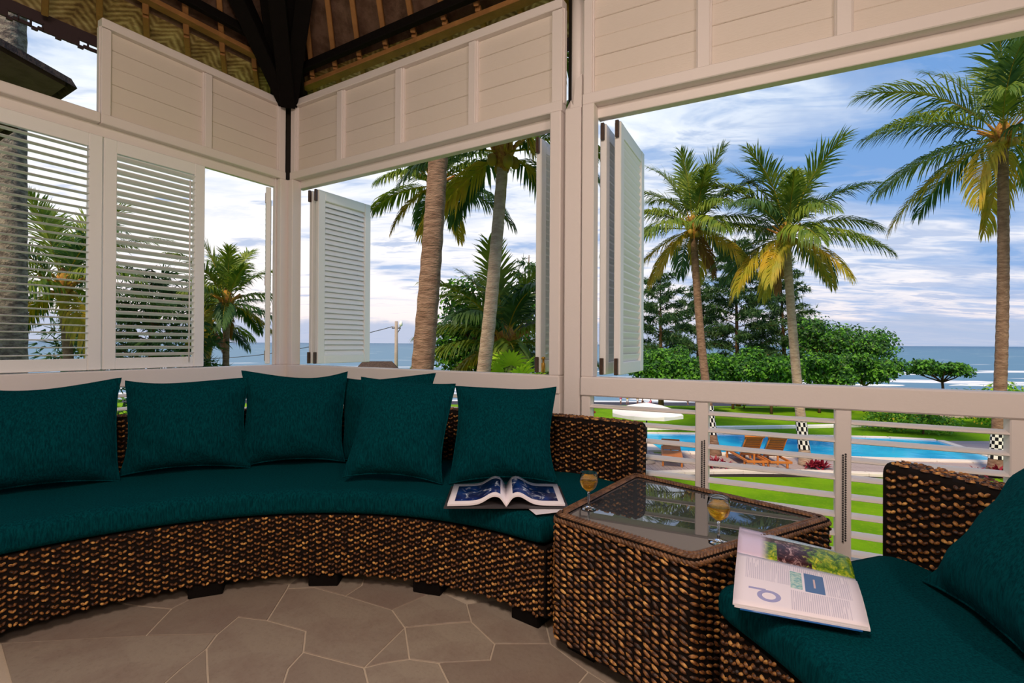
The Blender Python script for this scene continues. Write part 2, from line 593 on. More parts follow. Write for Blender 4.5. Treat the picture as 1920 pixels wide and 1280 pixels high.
def leafmat(name, a, b, trans=0.35, rough=0.5):
    m_ = bpy.data.materials.new(name)
    m_.use_nodes = True
    t = NT(m_.node_tree)
    tc_ = t.add('ShaderNodeTexCoord')
    n_ = t.noise(tc_.outputs['Object'], 1.7, 4, 0.6)
    c = t.mix(t.step(n_.outputs[0], 0.35, 0.65), a, b)
    d = t.add('ShaderNodeBsdfPrincipled')
    t.put(d, 'Base Color', c)
    d.inputs['Roughness'].default_value = rough
    d.inputs['Specular IOR Level'].default_value = 0.3
    tr = t.add('ShaderNodeBsdfTranslucent')
    t.put(tr, 'Color', c)
    mx = t.add('ShaderNodeMixShader')
    mx.inputs[0].default_value = trans
    t.t.links.new(d.outputs[0], mx.inputs[1])
    t.t.links.new(tr.outputs[0], mx.inputs[2])
    t.add('ShaderNodeOutputMaterial', i_Surface=mx)
    return m_


PALM_G = leafmat('palm_leaf_green', (0.085, 0.16, 0.022), (0.24, 0.30, 0.03))
PALM_D = leafmat('palm_leaf_deep_green', (0.030, 0.085, 0.030), (0.09, 0.17, 0.04))
PALM_Y = leafmat('palm_leaf_yellowing', (0.58, 0.38, 0.035), (0.36, 0.34, 0.03))
PALM_B = leafmat('palm_leaf_dry_brown', (0.34, 0.15, 0.05), (0.22, 0.10, 0.04))
LEAF_A = leafmat('broad_leaf_green', (0.07, 0.24, 0.025), (0.17, 0.42, 0.035))
LEAF_B = leafmat('broad_leaf_dark', (0.022, 0.085, 0.022), (0.055, 0.15, 0.03))
LEAF_L = leafmat('broad_leaf_lime', (0.30, 0.58, 0.03), (0.48, 0.68, 0.04))
NEEDLE = leafmat('pine_needle_green', (0.030, 0.085, 0.030), (0.075, 0.15, 0.04), 0.25)
REDLEAF = leafmat('red_leaf', (0.25, 0.012, 0.03), (0.42, 0.03, 0.06))
YELLOWFLOWER = leafmat('yellow_flower', (0.8, 0.55, 0.03), (0.9, 0.65, 0.05))
BARK = mat('palm_bark', (0.30, 0.185, 0.135), 0.85, 0.15, bump=(9, 0.7, 0.05, (1, 1, 4)), var=(5, 0.75, (0.14, 0.075, 0.052), (1, 1, 3)))
BARK_P = mat('pale_palm_bark', (0.48, 0.36, 0.285), 0.85, 0.15, bump=(9, 0.7, 0.04, (1, 1, 4)), var=(5, 0.6, (0.24, 0.155, 0.115), (1, 1, 3)))
BARK_G = mat('grey_mottled_bark', (0.11, 0.088, 0.082), 0.9, 0.1, bump=(14, 0.9, 0.05), var=(10, 0.85, (0.33, 0.29, 0.24), (1, 1, 2.2)))
TWIG = mat('brown_twig', (0.14, 0.075, 0.035), 0.85, 0.1)
COIR = mat('palm_fibre', (0.33, 0.13, 0.045), 0.9, 0.1, bump=(40, 0.6, 0.03), var=(16, 0.6, (0.62, 0.38, 0.06)))
NUT = mat('coconut_husk', (0.38, 0.22, 0.03), 0.6, 0.3, var=(9, 0.5, (0.2, 0.22, 0.03)))


def grass_fn(t, tc_, col):
    n_ = t.noise(tc_.outputs['Object'], 0.5, 5, 0.6)
    n2_ = t.noise(tc_.outputs['Object'], 9, 4, 0.7)
    c = t.mix(t.step(n_.outputs[0], 0.35, 0.65), (0.115, 0.28, 0.006), (0.20, 0.40, 0.008))
    return t.mix(t.m('MULTIPLY', t.step(n2_.outputs[0], 0.5, 0.7), 0.5), c, (0.28, 0.40, 0.02))


LAWN = mat('lawn', (0.1, 0.3, 0.02), 0.95, 0.05, bump=(60, 1.0, 0.03), fn=grass_fn)
SAND = mat('black_volcanic_sand', (0.030, 0.030, 0.050), 0.9, 0.2, bump=(3, 0.5, 0.2), var=(0.3, 0.5, (0.055, 0.05, 0.065)))
DECKWOOD = mat('weathered_deck_board', (0.36, 0.29, 0.30), 0.75, 0.2, bump=(20, 0.3, 0.01, (0.2, 1, 1)), var=(3, 0.5, (0.27, 0.215, 0.225)))
COPING = mat('pale_stone_coping', (0.70, 0.62, 0.58), 0.7, 0.2, var=(2, 0.4, (0.6, 0.52, 0.48)))
POLENG_W = mat('white_cotton_check', (0.75, 0.73, 0.72), 0.9, 0.05)
POLENG_B = mat('black_cotton_check', (0.012, 0.012, 0.016), 0.9, 0.05)
TEAK = mat('orange_teak', (0.52, 0.17, 0.035), 0.5, 0.35, var=(8, 0.5, (0.38, 0.11, 0.02), (1, 6, 6)))
BLUEPAD = mat('blue_lounger_pad', (0.03, 0.26, 0.62), 0.8, 0.1)
CANVAS = mat('white_canvas', (0.94, 0.90, 0.90), 0.8, 0.1)
DARKPOLE = mat('dark_metal_pole', (0.03, 0.03, 0.035), 0.4, 0.5)
REDWOOD = mat('red_painted_wood', (0.22, 0.02, 0.02), 0.6, 0.3, var=(5, 0.6, (0.09, 0.02, 0.018)))
CONCRETE = mat('weathered_concrete', (0.40, 0.33, 0.29), 0.85, 0.1, var=(4, 0.5, (0.28, 0.23, 0.21)))
GREYWALL = mat('dark_grey_wall', (0.035, 0.034, 0.040), 0.8, 0.2)
SKIN = mat('skin', (0.28, 0.13, 0.08), 0.6, 0.3)
HAIR = mat('black_hair', (0.01, 0.008, 0.008), 0.5, 0.4)
CLOTHS = {n: mat(n + '_cloth', c, 0.8, 0.1) for n, c in {'pink': (0.7, 0.16, 0.36), 'yellow': (0.8, 0.58, 0.03), 'white': (0.8, 0.78, 0.76), 'black': (0.02, 0.02, 0.03), 'purple': (0.2, 0.08, 0.3)}.items()}


def pool_fn(t, tc_, col):
    n_ = t.noise(tc_.outputs['Object'], 0.8, 3, 0.5)
    return t.mix(t.step(n_.outputs[0], 0.35, 0.65), (0.012, 0.36, 0.78), (0.03, 0.50, 0.90))


POOL = mat('pool_water', (0.02, 0.4, 0.8), 0.10, 0.3, bump=(2.5, 0.12, 0.1), fn=pool_fn)


def sea_fn(t, tc_, col):
    s = t.add('ShaderNodeSeparateXYZ', i_0=tc_.outputs['Object'])
    y = s.outputs[1]
    n_ = t.noise(t.vec(tc_.outputs['Object'], (0.012, 0.05, 1)), 1.0, 5, 0.6, 0.6)
    near = t.m('SUBTRACT', 1.0, t.step(y, 150, 420))
    foam = t.step(t.m('ADD', n_.outputs[0], t.m('MULTIPLY', near, 0.13)), 0.63, 0.70)
    surf = t.m('SUBTRACT', 1.0, t.step(t.m('ADD', y, t.m('MULTIPLY', n_.outputs[0], 16)), 116, 122))
    far = t.mix(t.step(y, 200, 4000), (0.085, 0.19, 0.30), (0.045, 0.12, 0.24))
    n3 = t.noise(t.vec(tc_.outputs['Object'], (0.02, 0.12, 1)), 1.0, 3, 0.6)
    far = t.mix(t.m('MULTIPLY', n3.outputs[0], 0.5), far, (0.13, 0.25, 0.38))
    return t.mix(t.m('MAXIMUM', foam, surf), far, (0.80, 0.80, 0.84))


SEA = mat('sea_water', (0.1, 0.2, 0.3), 0.55, 0.25, fn=sea_fn)

# ------------------------------------------------------------------ the pavilion: corner C, walls run from it
YR = 0.545
KK = YR - 0.0652
Cc = Vector((-1.672, 3.8))
dr = Vector((math.cos(YR), -math.sin(YR)))
dl = Vector((-math.sin(YR), -math.cos(YR)))
dr2 = Vector((math.cos(KK), -math.sin(KK)))
TP = 2.321
Pp = Cc + dr * TP
O2 = Vector((-0.725, 0.832))                  # centre of the round seating and of the roof
SILL_B, SILL_T, HEAD, TOP = 0.742, 0.836, 2.195, 2.776


def wall_root(name, mb, loc, rz):
    o = mb.build(name, [WHITE, BOARD], None, (loc.x, loc.y, 0), (0, 0, rz))
    return tag(o, kind='structure')


def slat_mesh(name, L, depth, thick, tilt, m_=WHITE):
    """one louvre blade along x, lens-shaped section tilted about x"""
    n = 8
    V, F = [], []
    for e in (-L / 2, L / 2):
        for k in range(n):
            a = 2 * PI * k / n
            y, z = depth / 2 * math.cos(a), thick / 2 * math.sin(a)
            V.append((e, y * math.cos(tilt) - z * math.sin(tilt), y * math.sin(tilt) + z * math.cos(tilt)))
    for k in range(n):
        k2 = (k + 1) % n
        F.append((k, n + k, n + k2, k2))
    F += [tuple(range(n)), tuple(range(n, 2 * n))[::-1]]
    return MB().add(V, F).mesh(name, m_)


_cache = {}


def bay_slats(parent, x0, x1, y=0.0):
    """fixed tilted louvres of the balustrade between two posts"""
    L = round(abs(x1 - x0), 3)
    if L not in _cache:
        _cache[L] = slat_mesh('slat', L, 0.066, 0.014, 0.12)
    for i in range(8):
        link('slat', _cache[L], parent, ((x0 + x1) / 2, y, 0.690 - 0.075 * i))


def panel_planks(parent, x0, x1, z0, z1, y, rows):
    L, hgt = x1 - x0, (z1 - z0) / rows
    key = ('plank', round(L, 3), round(hgt, 3))
    if key not in _cache:
        _cache[key] = MB().box((0, 0, 0), (L, 0.016, hgt - 0.0004), 0.0032).mesh('plank', BOARD)
    for r in range(rows):
        link('plank', _cache[key], parent, ((x0 + x1) / 2, y + (0.0012 if r % 2 else -0.0012), z0 + hgt * (r + 0.5)))


def transom(mb, stud_x, x0, x1, z0=HEAD, z1=TOP, d=0.06):
    """frame of the solid panel band over the openings: bottom rail, top rail and studs"""
    mb.box(((x0 + x1) / 2, 0, z0 + 0.028), (x1 - x0, d, 0.056), 0.004)
    mb.box(((x0 + x1) / 2, 0, z1 - 0.024), (x1 - x0, d, 0.048), 0.004)
    for a, b in stud_x:
        mb.box(((a + b) / 2, 0.003, (z0 + z1) / 2), (b - a, d - 0.006, z1 - z0 - 0.1), 0.004)
        for e in (a, b):                       # small quarter-round bead at each stud's edge
            mb.box((e, 0.006, (z0 + z1) / 2), (0.012, d - 0.03, z1 - z0 - 0.09), 0.004)


# --- left wall: local x runs from far left (negative) to the corner (0), local y points outdoors
rzl = math.atan2(-dl.y, -dl.x)
mb = MB()
Lw = 4.2
mb.box((-Lw / 2, 0, (SILL_B + SILL_T) / 2), (Lw, 0.085, SILL_T - SILL_B), 0.006)
mb.box((-Lw / 2, 0, 0.09), (Lw, 0.07, 0.10), 0.006)
for a in (0.02, 0.60, 1.15, 1.69, 2.25, 2.8, 3.4, 4.15):
    mb.box((-a - 0.0275, 0, 0.42), (0.055, 0.065, 0.68), 0.004)
transom(mb, [(-1.172, -1.125), (-0.622, -0.575), (-0.096, -0.046)], -1.172, -0.046)
mb.box((-2.69, 0, HEAD + 0.028), (3.03, 0.06, 0.056), 0.004)
for a in (1.72, 2.3, 2.9, 3.5, 4.15):
    mb.box((-a, 0, (HEAD + 0.05 + 2.74) / 2), (0.05, 0.05, 2.74 - HEAD - 0.05), 0.004)
mb.box((-0.055, 0, (SILL_T + HEAD) / 2), (0.078, 0.075, HEAD - SILL_T), 0.005)      # jamb at the corner
mb.box((-0.101, 0.02, (SILL_T + HEAD) / 2), (0.014, 0.03, HEAD - SILL_T), 0.003)
mb.box((-2.1, 0.034, HEAD - 0.02), (4.15, 0.035, 0.08), 0.003)                     # track under the head
mb.box((-4.15, 0, (SILL_T + HEAD) / 2), (0.09, 0.075, HEAD - SILL_T), 0.005)
wall_left = wall_root('wall_left', mb, Cc, rzl)
panel_planks(wall_left, -1.125, -0.622, HEAD + 0.056, TOP - 0.048, 0.014, 5)
panel_planks(wall_left, -0.575, -0.096, HEAD + 0.056, TOP - 0.048, 0.014, 5)
for a, b in ((0.075, 0.6), (0.655, 1.15), (1.205, 1.69), (1.745, 2.25)):
    bay_slats(wall_left, -b, -a)

# --- centre wall: corner to pillar
rzr = -YR
mb = MB()
x1 = 2.262
mb.box((x1 / 2 + 0.003, 0, (SILL_B + SILL_T) / 2), (x1 - 0.006, 0.085, SILL_T - SILL_B), 0.006)
mb.box((x1 / 2, 0, 0.09), (x1, 0.07, 0.10), 0.006)
for a, b in ((0.006, 0.075), (0.548, 0.602), (1.093, 1.148), (1.665, 1.715), (2.196, 2.262)):
    mb.box(((a + b) / 2, 0, 0.42), (b - a, 0.065, 0.68), 0.004)
transom(mb, [(0.046, 0.098), (0.548, 0.602), (1.093, 1.148), (1.665, 1.715), (2.2, 2.262)], 0.046, 2.262)
mb.box((0.05, 0, (SILL_T + HEAD) / 2), (0.088, 0.075, HEAD - SILL_T), 0.005)
mb.box((2.23, 0, (SILL_T + HEAD) / 2), (0.062, 0.075, HEAD - SILL_T), 0.005)
mb.box((1.13, 0.052, HEAD - 0.018), (2.14, 0.050, 0.075), 0.003)
wall_center = wall_root('wall_center', mb, Cc, rzr)
for a, b in ((0.098, 0.548), (0.602, 1.093), (1.148, 1.665), (1.715, 2.2)):
    panel_planks(wall_center, a, b, HEAD + 0.056, TOP - 0.048, 0.014, 5)
for a, b in ((0.075, 0.548), (0.602, 1.093), (1.148, 1.665), (1.715, 2.196)):
    bay_slats(wall_center, a, b)

# --- right wall: pillar onwards, turned a few degrees
rz2 = -KK
mb = MB()
x2 = 2.75
mb.box(((0.052 + x2) / 2, 0, (SILL_B + SILL_T) / 2), (x2 - 0.052, 0.085, SILL_T - SILL_B), 0.006)
mb.box(((0.052 + x2) / 2, 0, 0.09), (x2 - 0.052, 0.07, 0.10), 0.006)
studs = [(0.055, 0.10), (0.596, 0.651), (1.130, 1.185), (1.655, 1.705), (2.18, 2.23), (2.69, 2.75)]
for a, b in studs:
    mb.box(((a + b) / 2, 0, 0.42), (b - a, 0.065, 0.68), 0.004)
transom(mb, studs, 0.052, x2)
mb.box((0.085, 0, (SILL_T + HEAD) / 2), (0.062, 0.075, HEAD - SILL_T), 0.005)
mb.box((x2 - 0.03, 0, (SILL_T + HEAD) / 2), (0.062, 0.075, HEAD - SILL_T), 0.005)
mb.box((1.42, 0.052, HEAD - 0.018), (2.62, 0.050, 0.075), 0.003)
wall_right = wall_root('wall_right', mb, Pp, rz2)
for (a, b), (c, d) in zip(studs[:-1], studs[1:]):
    panel_planks(wall_right, b, c, HEAD + 0.056, TOP - 0.048, 0.014, 5)
    bay_slats(wall_right, b, c)

# pillar between the two windows, with the split cover board and the older post behind
mb = MB()
mb.box((0.0, 0.012, 1.10), (0.088, 0.07, 2.20), 0.006)
mb.add([(-0.044, -0.018, 2.19), (-0.02, -0.018, 2.11), (-0.012, -0.018, 2.24), (0.0, -0.018, 2.21), (0.012, -0.018, 2.33), (0.046, -0.018, 2.36), (0.046, -0.018, 2.19),
        (-0.044, 0.004, 2.19), (-0.02, 0.004, 2.11), (-0.012, 0.004, 2.24), (0.0, 0.004, 2.21), (0.012, 0.004, 2.33), (0.046, 0.004, 2.36), (0.046, 0.004, 2.19)],
       [(0, 2, 1), (0, 3, 2), (0, 6, 3), (3, 6, 4), (4, 6, 5), (7, 8, 9), (7, 9, 10), (7, 10, 13), (10, 11, 13), (11, 12, 13),
        (0, 1, 8, 7), (1, 2, 9, 8), (2, 3, 10, 9), (3, 4, 11, 10), (4, 5, 12, 11), (5, 6, 13, 12), (6, 0, 7, 13)])
mb.tube([(0.004, 0.045, 2.1), (0.004, 0.045, 2.92)], 0.036, 14)
pillar = tag(mb.build('trim_pillar', [WHITE], None, (Pp.x, Pp.y, 0), (0, 0, (rzr + rz2) / 2)), kind='structure')
MB().box((0, 0.10, 1.475), (0.145, 0.03, 2.95), 0.004).build('backing_post', DARKGAP, pillar)

# dark corner post that shows in the slit where the two walls meet
mb = MB()
mb.box((0, 0, 1.46), (0.07, 0.07, 2.92), 0.006)
corner = tag(mb.build('trim_corner', DARKGAP, None, (Cc.x - 0.0145, Cc.y + 0.0465, 0), (0, 0, rzr + PI / 4)), kind='structure')
mb = MB()
mb.box((0, 0, 1.52), (0.022, 0.022, 1.36), 0.005)
tag(mb.build('trim_corner_bead', WHITE, None, (Cc.x + 0.003, Cc.y - 0.012, 0), (0, 0, rzr + PI / 4)), kind='structure')

# the two unseen walls behind the photographer
Lend = Cc + dl * 4.2
Rend = Pp + dr2 * 2.75
Bend = Lend + (Rend - Cc) + Vector((0.1, 0))


def plain_wall(name, a, b):
    d = (b - a)
    L = d.length
    m_ = MB()
    m_.box((L / 2, 0, 1.4), (L, 0.1, 2.8), 0.01)
    m_.box((L / 2, 0.06, 0.09), (L, 0.03, 0.18), 0.006)
    m_.box((L / 2, 0.06, 2.72), (L, 0.03, 0.12), 0.006)
    return tag(m_.build(name, [BOARD], None, (a.x, a.y, 0), (0, 0, math.atan2(d.y, d.x))), kind='structure')


plain_wall('wall_rear', Lend, Bend)
plain_wall('wall_side', Bend, Rend)

# ------------------------------------------------------------------ floor: crazy paving, every stone its own piece
fl = MB()
rim = [Lend, Bend, Rend, Pp, Cc]
rim = [(p - O2) * 1.015 + O2 for p in rim]
fl.prism([(p.x, p.y) for p in rim], -0.16, -0.003)
floor = tag(fl.build('floor', [GROUT]), kind='structure')


def fpt(u, v):
    p = at(u, v, 1.0) - EYE
    k = -1.0 / p.z
    return Vector((p.x * k, p.y * k))


def zp(x, y):                                  # from the 840 px wide close-up
    return fpt(x * 0.4375, 690 + y * 0.4375)


STN = [
    [(0, 1180), (-60, 1120), (150, 1090), (400, 985), (570, 1015), (735, 1030), (625, 1145)],
    [(400, 985), (560, 900), (880, 955), (735, 1030), (570, 1015)],
    [(735, 1030), (880, 955), (1000, 900), (1240, 925), (1230, 945), (1145, 1080), (1020, 1065), (930, 1140), (625, 1145)],
    [(1230, 945), (1350, 940), (1480, 975), (1680, 1035), (1735, 1110), (1560, 1282), (1300, 1215), (1310, 1125), (1145, 1080)],
    [(1020, 1065), (1145, 1080), (1310, 1125), (1300, 1215), (1235, 1285), (1180, 1460), (900, 1470), (888, 1280), (885, 1200), (930, 1140)],
    [(0, 1180), (625, 1145), (930, 1140), (885, 1200), (770, 1290), (560, 1480), (80, 1470)],
    [(885, 1200), (888, 1280), (900, 1470), (560, 1480), (770, 1290)],
    [(1300, 1215), (1560, 1282), (1600, 1440), (1380, 1520), (1180, 1460), (1235, 1285)],
    [(1735, 1110), (1755, 1245), (1640, 1262), (1560, 1282)],
    [(1240, 925), (1330, 860), (1560, 900), (1550, 930), (1480, 975), (1350, 940), (1230, 945)],
    [(1480, 975), (1550, 930), (1560, 900), (1800, 930), (1830, 970), (1680, 1035)],
    [(1680, 1035), (1830, 970), (1900, 962), (2000, 1010), (2020, 1085), (1920, 1092), (1735, 1110)],
    [(1735, 1110), (1920, 1092), (2020, 1085), (2120, 1180), (2100, 1250), (1880, 1262), (1755, 1245)],
    [(1560, 1282), (1640, 1262), (1755, 1245), (1880, 1262), (1990, 1480), (1600, 1440)],
    [(2020, 1085), (2000, 1010), (2150, 990), (2330, 1060), (2360, 1180), (2120, 1180)],
    [(1880, 1262), (2100, 1250), (2120, 1180), (2360, 1180), (2520, 1300), (2380, 1470), (1990, 1480)],
    [(2360, 1180), (2330, 1060), (2520, 1010), (2800, 1200), (2760, 1450), (2520, 1300)],
    [(2520, 1300), (2760, 1450), (2780, 1560), (2380, 1470)],
]
polys = [[zp(*p) for p in s] for s in STN]
# further stones under the seats and towards the camera
yb = min(p.y for s in polys for p in s)
front_top = []


def cell_clip(poly, n, d):
    out = []
    for i in range(len(poly)):
        a, b = poly[i], poly[(i + 1) % len(poly)]
        fa, fb = a.dot(n) - d, b.dot(n) - d
        if fa <= 0: out.append(a)
        if fa * fb < 0: out.append(a + (b - a) * (fa / (fa - fb)))
    return out


def voronoi(seeds, region):
    cells = []
    for i, s in enumerate(seeds):
        p = [Vector(v) for v in region]
        for j, q in enumerate(seeds):
            if i == j or len(p) < 3: continue
            n = q - s
            p = cell_clip(p, n, (q.dot(q) - s.dot(s)) / 2)
        if len(p) >= 3: cells.append(p)
    return cells


rs = random.Random(3)
y_cut = 1.30
near = [Vector((rs.uniform(-3.2, 2.2), rs.uniform(-2.0, y_cut))) for _ in range(46)]
room = [(p - O2) * 0.985 + O2 for p in (Lend, Bend, Rend, Pp, Cc)]
near_region = cell_clip(room, Vector((0, 1)), y_cut)
# everything the close-up polygons do not reach: a second set of cells, kept only where clear of them
cells = voronoi(near, near_region)


def inside(p, poly):
    c = False
    for i in range(len(poly)):
        a, b = poly[i], poly[i - 1]
        if (a.y > p.y) != (b.y > p.y) and p.x < (b.x - a.x) * (p.y - a.y) / (b.y - a.y) + a.x: c = not c
    return c


far = [Vector((rs.uniform(-3.2, 2.2), rs.uniform(1.0, 3.8))) for _ in range(60)]
far_region = cell_clip(room, Vector((0, -1)), -y_cut)
for c in voronoi(far, far_region):
    mid = sum(c, Vector((0, 0))) / len(c)
    if any(inside(mid + (q - mid) * k, s) for s in polys for q in c for k in (0.0, 0.5, 0.93)): continue
    cells.append(c)


def area2(p):
    return sum(p[i - 1].x * p[i].y - p[i].x * p[i - 1].y for i in range(len(p)))


for k, p in enumerate(polys + cells):
    if k < len(polys):                         # keep the hand-laid stones clear of the near row
        p = cell_clip(p, Vector((0, -1)), -y_cut)
        if len(p) < 3: continue
    if area2(p) < 0: p = p[::-1]
    n = len(p)
    q = []
    for i in range(n):                         # inset by half a joint
        a, b, c = p[i - 1], p[i], p[(i + 1) % n]
        e1, e2 = (b - a), (c - b)
        if e1.length < 1e-4 or e2.length < 1e-4: continue
        n1, n2 = Vector((-e1.y, e1.x)).normalized(), Vector((-e2.y, e2.x)).normalized()
        m_ = (n1 + n2)
        if m_.length < 0.2: continue
        m_ = m_.normalized()
        q.append(b + m_ * (0.0030 / max(0.35, m_.dot(n1))))
    if len(q) < 3: continue
    cm = sum(q, Vector((0, 0))) / len(q)
    MB().prism([(v.x - cm.x, v.y - cm.y) for v in q], -0.02, rs.uniform(-0.0012, 0.0012), 0, 0.0015).build('flagstone', STONE, floor, (cm.x, cm.y, 0))

# ------------------------------------------------------------------ roof: matting on rafters that fan from the apex
APEX = Vector((O2.x, O2.y, 4.97))
ZB = 2.955                                     # underside of the matting over the walls
EAVE = 0.34
nR = Vector((-math.sin(YR), -math.cos(YR)))    # inward normals
nL = Vector((math.cos(YR), -math.sin(YR)))
eR, eL = 2.047, 2.348


def xy3(p, z): return Vector((p.x, p.y, z))


ZE = 2.865                                     # matting height at the eave edge, on the flatter skirt outside


def scaled(p):                                 # corner of the eave line: pushed out along the hip
    return O2 + (p - O2) * (1 + EAVE / 2.05)


corners = [Cc, Lend, Bend, Rend]
Ci, Li, Bi, Ri = [xy3(c, ZB) for c in corners]
Ca, La, Ba, Ra = [xy3(scaled(c), ZE) for c in corners]
mb = MB()
up = Vector((0, 0, 0.16))
for a, b, ea, eb in ((Ci, Ri, Ca, Ra), (Li, Ci, La, Ca), (Bi, Li, Ba, La), (Ri, Bi, Ra, Ba)):
    mb.add([a, b, APEX, a + up, b + up, APEX + up, ea, eb, ea + up * 0.7, eb + up * 0.7],
           [(0, 1, 2), (3, 5, 4), (0, 6, 7, 1), (3, 4, 9, 8), (6, 8, 9, 7)])
ceiling = tag(mb.build('ceiling', [THATCH]), kind='structure')


def mat_sheet(P, m_):
    """matting on one slope, in its own coordinates: x along the wall, y up the slope"""
    a, b = P[0], P[1]
    ux = (b - a).normalized()
    w_ = P[2] - a
    uy = (w_ - ux * w_.dot(ux)).normalized()
    uz = ux.cross(uy)
    M = Matrix(((ux.x, uy.x, uz.x), (ux.y, uy.y, uz.y), (ux.z, uy.z, uz.z)))
    loc = a - Vector((0, 0, 0.012))
    n = len(P)
    Vs = [((p - a).dot(ux), (p - a).dot(uy), 0) for p in P]
    Vs += [(v[0], v[1], 0.005) for v in Vs]
    F = [tuple(range(n))[::-1], tuple(range(n, 2 * n))] + [(k, (k + 1) % n, n + (k + 1) % n, n + k) for k in range(n)]
    MB().add(Vs, F).build('woven_mat', m_, ceiling, loc, M.to_euler())


mat_sheet([Ri, Ci, APEX], DARKMAT)
mat_sheet([Ci, Li, APEX], DARKMAT)
mat_sheet([Ra, Ca, Ci, Ri], MATTING)
mat_sheet([Ca, La, Li, Ci], MATTING)


def beam_between(name, m_, a, b, wd, hg, parent, drop=0.0, bev=0.004):
    """a timber of section wd x hg from a to b, its top edge on the line a-b, lowered by drop"""
    a, b = Vector(a), Vector(b)
    d = (b - a)
    t = d.normalized()
    s = t.cross(Vector((0, 0, 1))).normalized()
    n = s.cross(t)
    M = Matrix(((t.x, s.x, n.x), (t.y, s.y, n.y), (t.z, s.z, n.z)))
    o = MB().box((d.length / 2, 0, -hg / 2 - drop), (d.length, wd, hg), bev).build(name, m_, parent, a, M.to_euler())
    return o


def roof_z(p, n, e):                           # matting height at plan point with inward distance measured by n from the corner
    dist = (p - Cc).dot(n)
    return ZB + (APEX.z - ZB) * dist / e


def rafters(d, n, e, ts):
    for t_ in ts:
        b = Cc + d * t_
        dirn = (O2 - b).normalized()
        a = b - dirn * (EAVE / max(0.5, dirn.dot(n)) * 0.96)
        c = b + (O2 - b) * 0.90
        k = (a - b).dot(n) / -EAVE
        beam_between('rafter', RAFTER, xy3(b, ZB - 0.014), xy3(c, roof_z(c, n, e) - 0.014), 0.032, 0.042, ceiling)
        beam_between('eave_rafter', RAFTER, xy3(a, ZB + (ZE - ZB) * k - 0.014), xy3(b, ZB - 0.014), 0.032, 0.042, ceiling)


rafters(dr, nR, eR, [0.02 + 0.242 * i for i in range(19)])
rafters(dl, nL, eL, [0.05 + 0.225 * i for i in range(18)])
for (n, e, d, Lg, off, nm, wd, hg, m_) in (
        (nR, eR, dr, 4.9, -0.030, 'wall_plate', 0.07, 0.03, RAFTER), (nL, eL, dl, 4.2, 0.090, 'wall_plate', 0.07, 0.03, RAFTER),
        (nR, eR, dr, 4.9, 0.075, 'batten', 0.045, 0.055, BLACKWOOD), (nL, eL, dl, 4.2, 0.185, 'batten', 0.045, 0.055, BLACKWOOD),
        (nR, eR, dr, 4.6, 0.62, 'batten', 0.045, 0.055, BLACKWOOD), (nL, eL, dl, 4.0, 0.72, 'batten', 0.045, 0.055, BLACKWOOD)):
    st = Cc + n * off + d * (off * 0.95)
    en = Cc + n * off + d * (Lg - off * 0.95)
    z = ZB + (APEX.z - ZB) * max(0, off) / e - 0.057
    beam_between(nm, m_, xy3(st, z), xy3(en, z), wd, hg, ceiling)
# heavy black hip timber, with the braces that spread from the corner post
hipa = xy3(Cc + (O2 - Cc) * -0.03, ZB - 0.07)
hipb = xy3(Cc + (O2 - Cc) * 0.80, ZB - 0.07 + (APEX.z - ZB) * 0.80)
beam_between('hip_beam', BLACKWOOD, hipa, hipb, 0.22, 0.18, ceiling)
cpt = Cc + (O2 - Cc) * 0.015
for d, n, e, r in ((dr, nR, eR, 0.62), (dl, nL, eL, 0.62)):
    tip = Cc + d * r + n * 0.34
    beam_between('brace', BLACKWOOD, xy3(cpt, 2.80), xy3(tip, roof_z(tip, n, e) - 0.03), 0.10, 0.10, ceiling)
tip = Cc + (O2 - Cc) * 0.42
beam_between('brace', BLACKWOOD, xy3(cpt, 2.80), xy3(tip, ZB + (APEX.z - ZB) * 0.42 - 0.22), 0.10, 0.12, ceiling)
mb = MB()
mb.box((0, 0, 2.91), (0.19, 0.19, 0.24), 0.01)
mb.box((0, 0, 2.81), (0.12, 0.12, 0.08), 0.01)
mb.build('post_head', BLACKWOOD, ceiling, (Cc.x + (O2 - Cc).x * 0.012, Cc.y + (O2 - Cc).y * 0.012, 0), (0, 0, rzr))

# carved board hanging from the eave beyond the left wall: scalloped edge, rosettes of three pierced leaves
fdir = (La - Ca)
flen = Vector((fdir.x, fdir.y)).length
mb = MB()
stp = 0.026
nst = int(flen / stp)
hgt, thk = 0.115, 0.014


def strip_quad(x0, z0, x1, z1):
    V = []
    for y in (0, thk):
        V += [(x0, y, z0), (x1, y, z0), (x1, y, z1), (x0, y, z1)]
    mb.add(V, [(0, 1, 2, 3), (7, 6, 5, 4), (0, 4, 5, 1), (1, 5, 6, 2), (2, 6, 7, 3), (3, 7, 4, 0)])


for i in range(nst):
    x = i * stp
    sc_ = 0.010 * abs(math.sin(PI * i / 4.0)) + (0.004 if i % 2 else 0.0)
    ph = (i % 12)
    if ph in (3, 4, 5, 6, 7, 8):               # pierced leaves: leave a slot in the lower part of the board
        hole = 0.020 if ph % 2 == 0 else 0.026
        strip_quad(x, -0.068, x + stp, 0.02)
        strip_quad(x, -hgt + sc_, x + stp, -hgt + 0.018 + sc_)
        if ph in (3, 5, 7): strip_quad(x, -hgt + 0.01, x + 0.007, -0.06)
        if ph == 8: strip_quad(x + stp - 0.006, -hgt + 0.01, x + stp, -0.06)
    else:
        strip_quad(x, -hgt + sc_, x + stp, 0.02)
mb.build('carved_fascia', CARVED, ceiling, (Ca.x, Ca.y, Ca.z - 0.005), (0, 0, math.atan2(fdir.y, fdir.x)))
mb = MB()
mb.box((2.6, 0, -0.03), (5.2, 0.014, 0.11), 0.003)
rdir = Ra - Ca
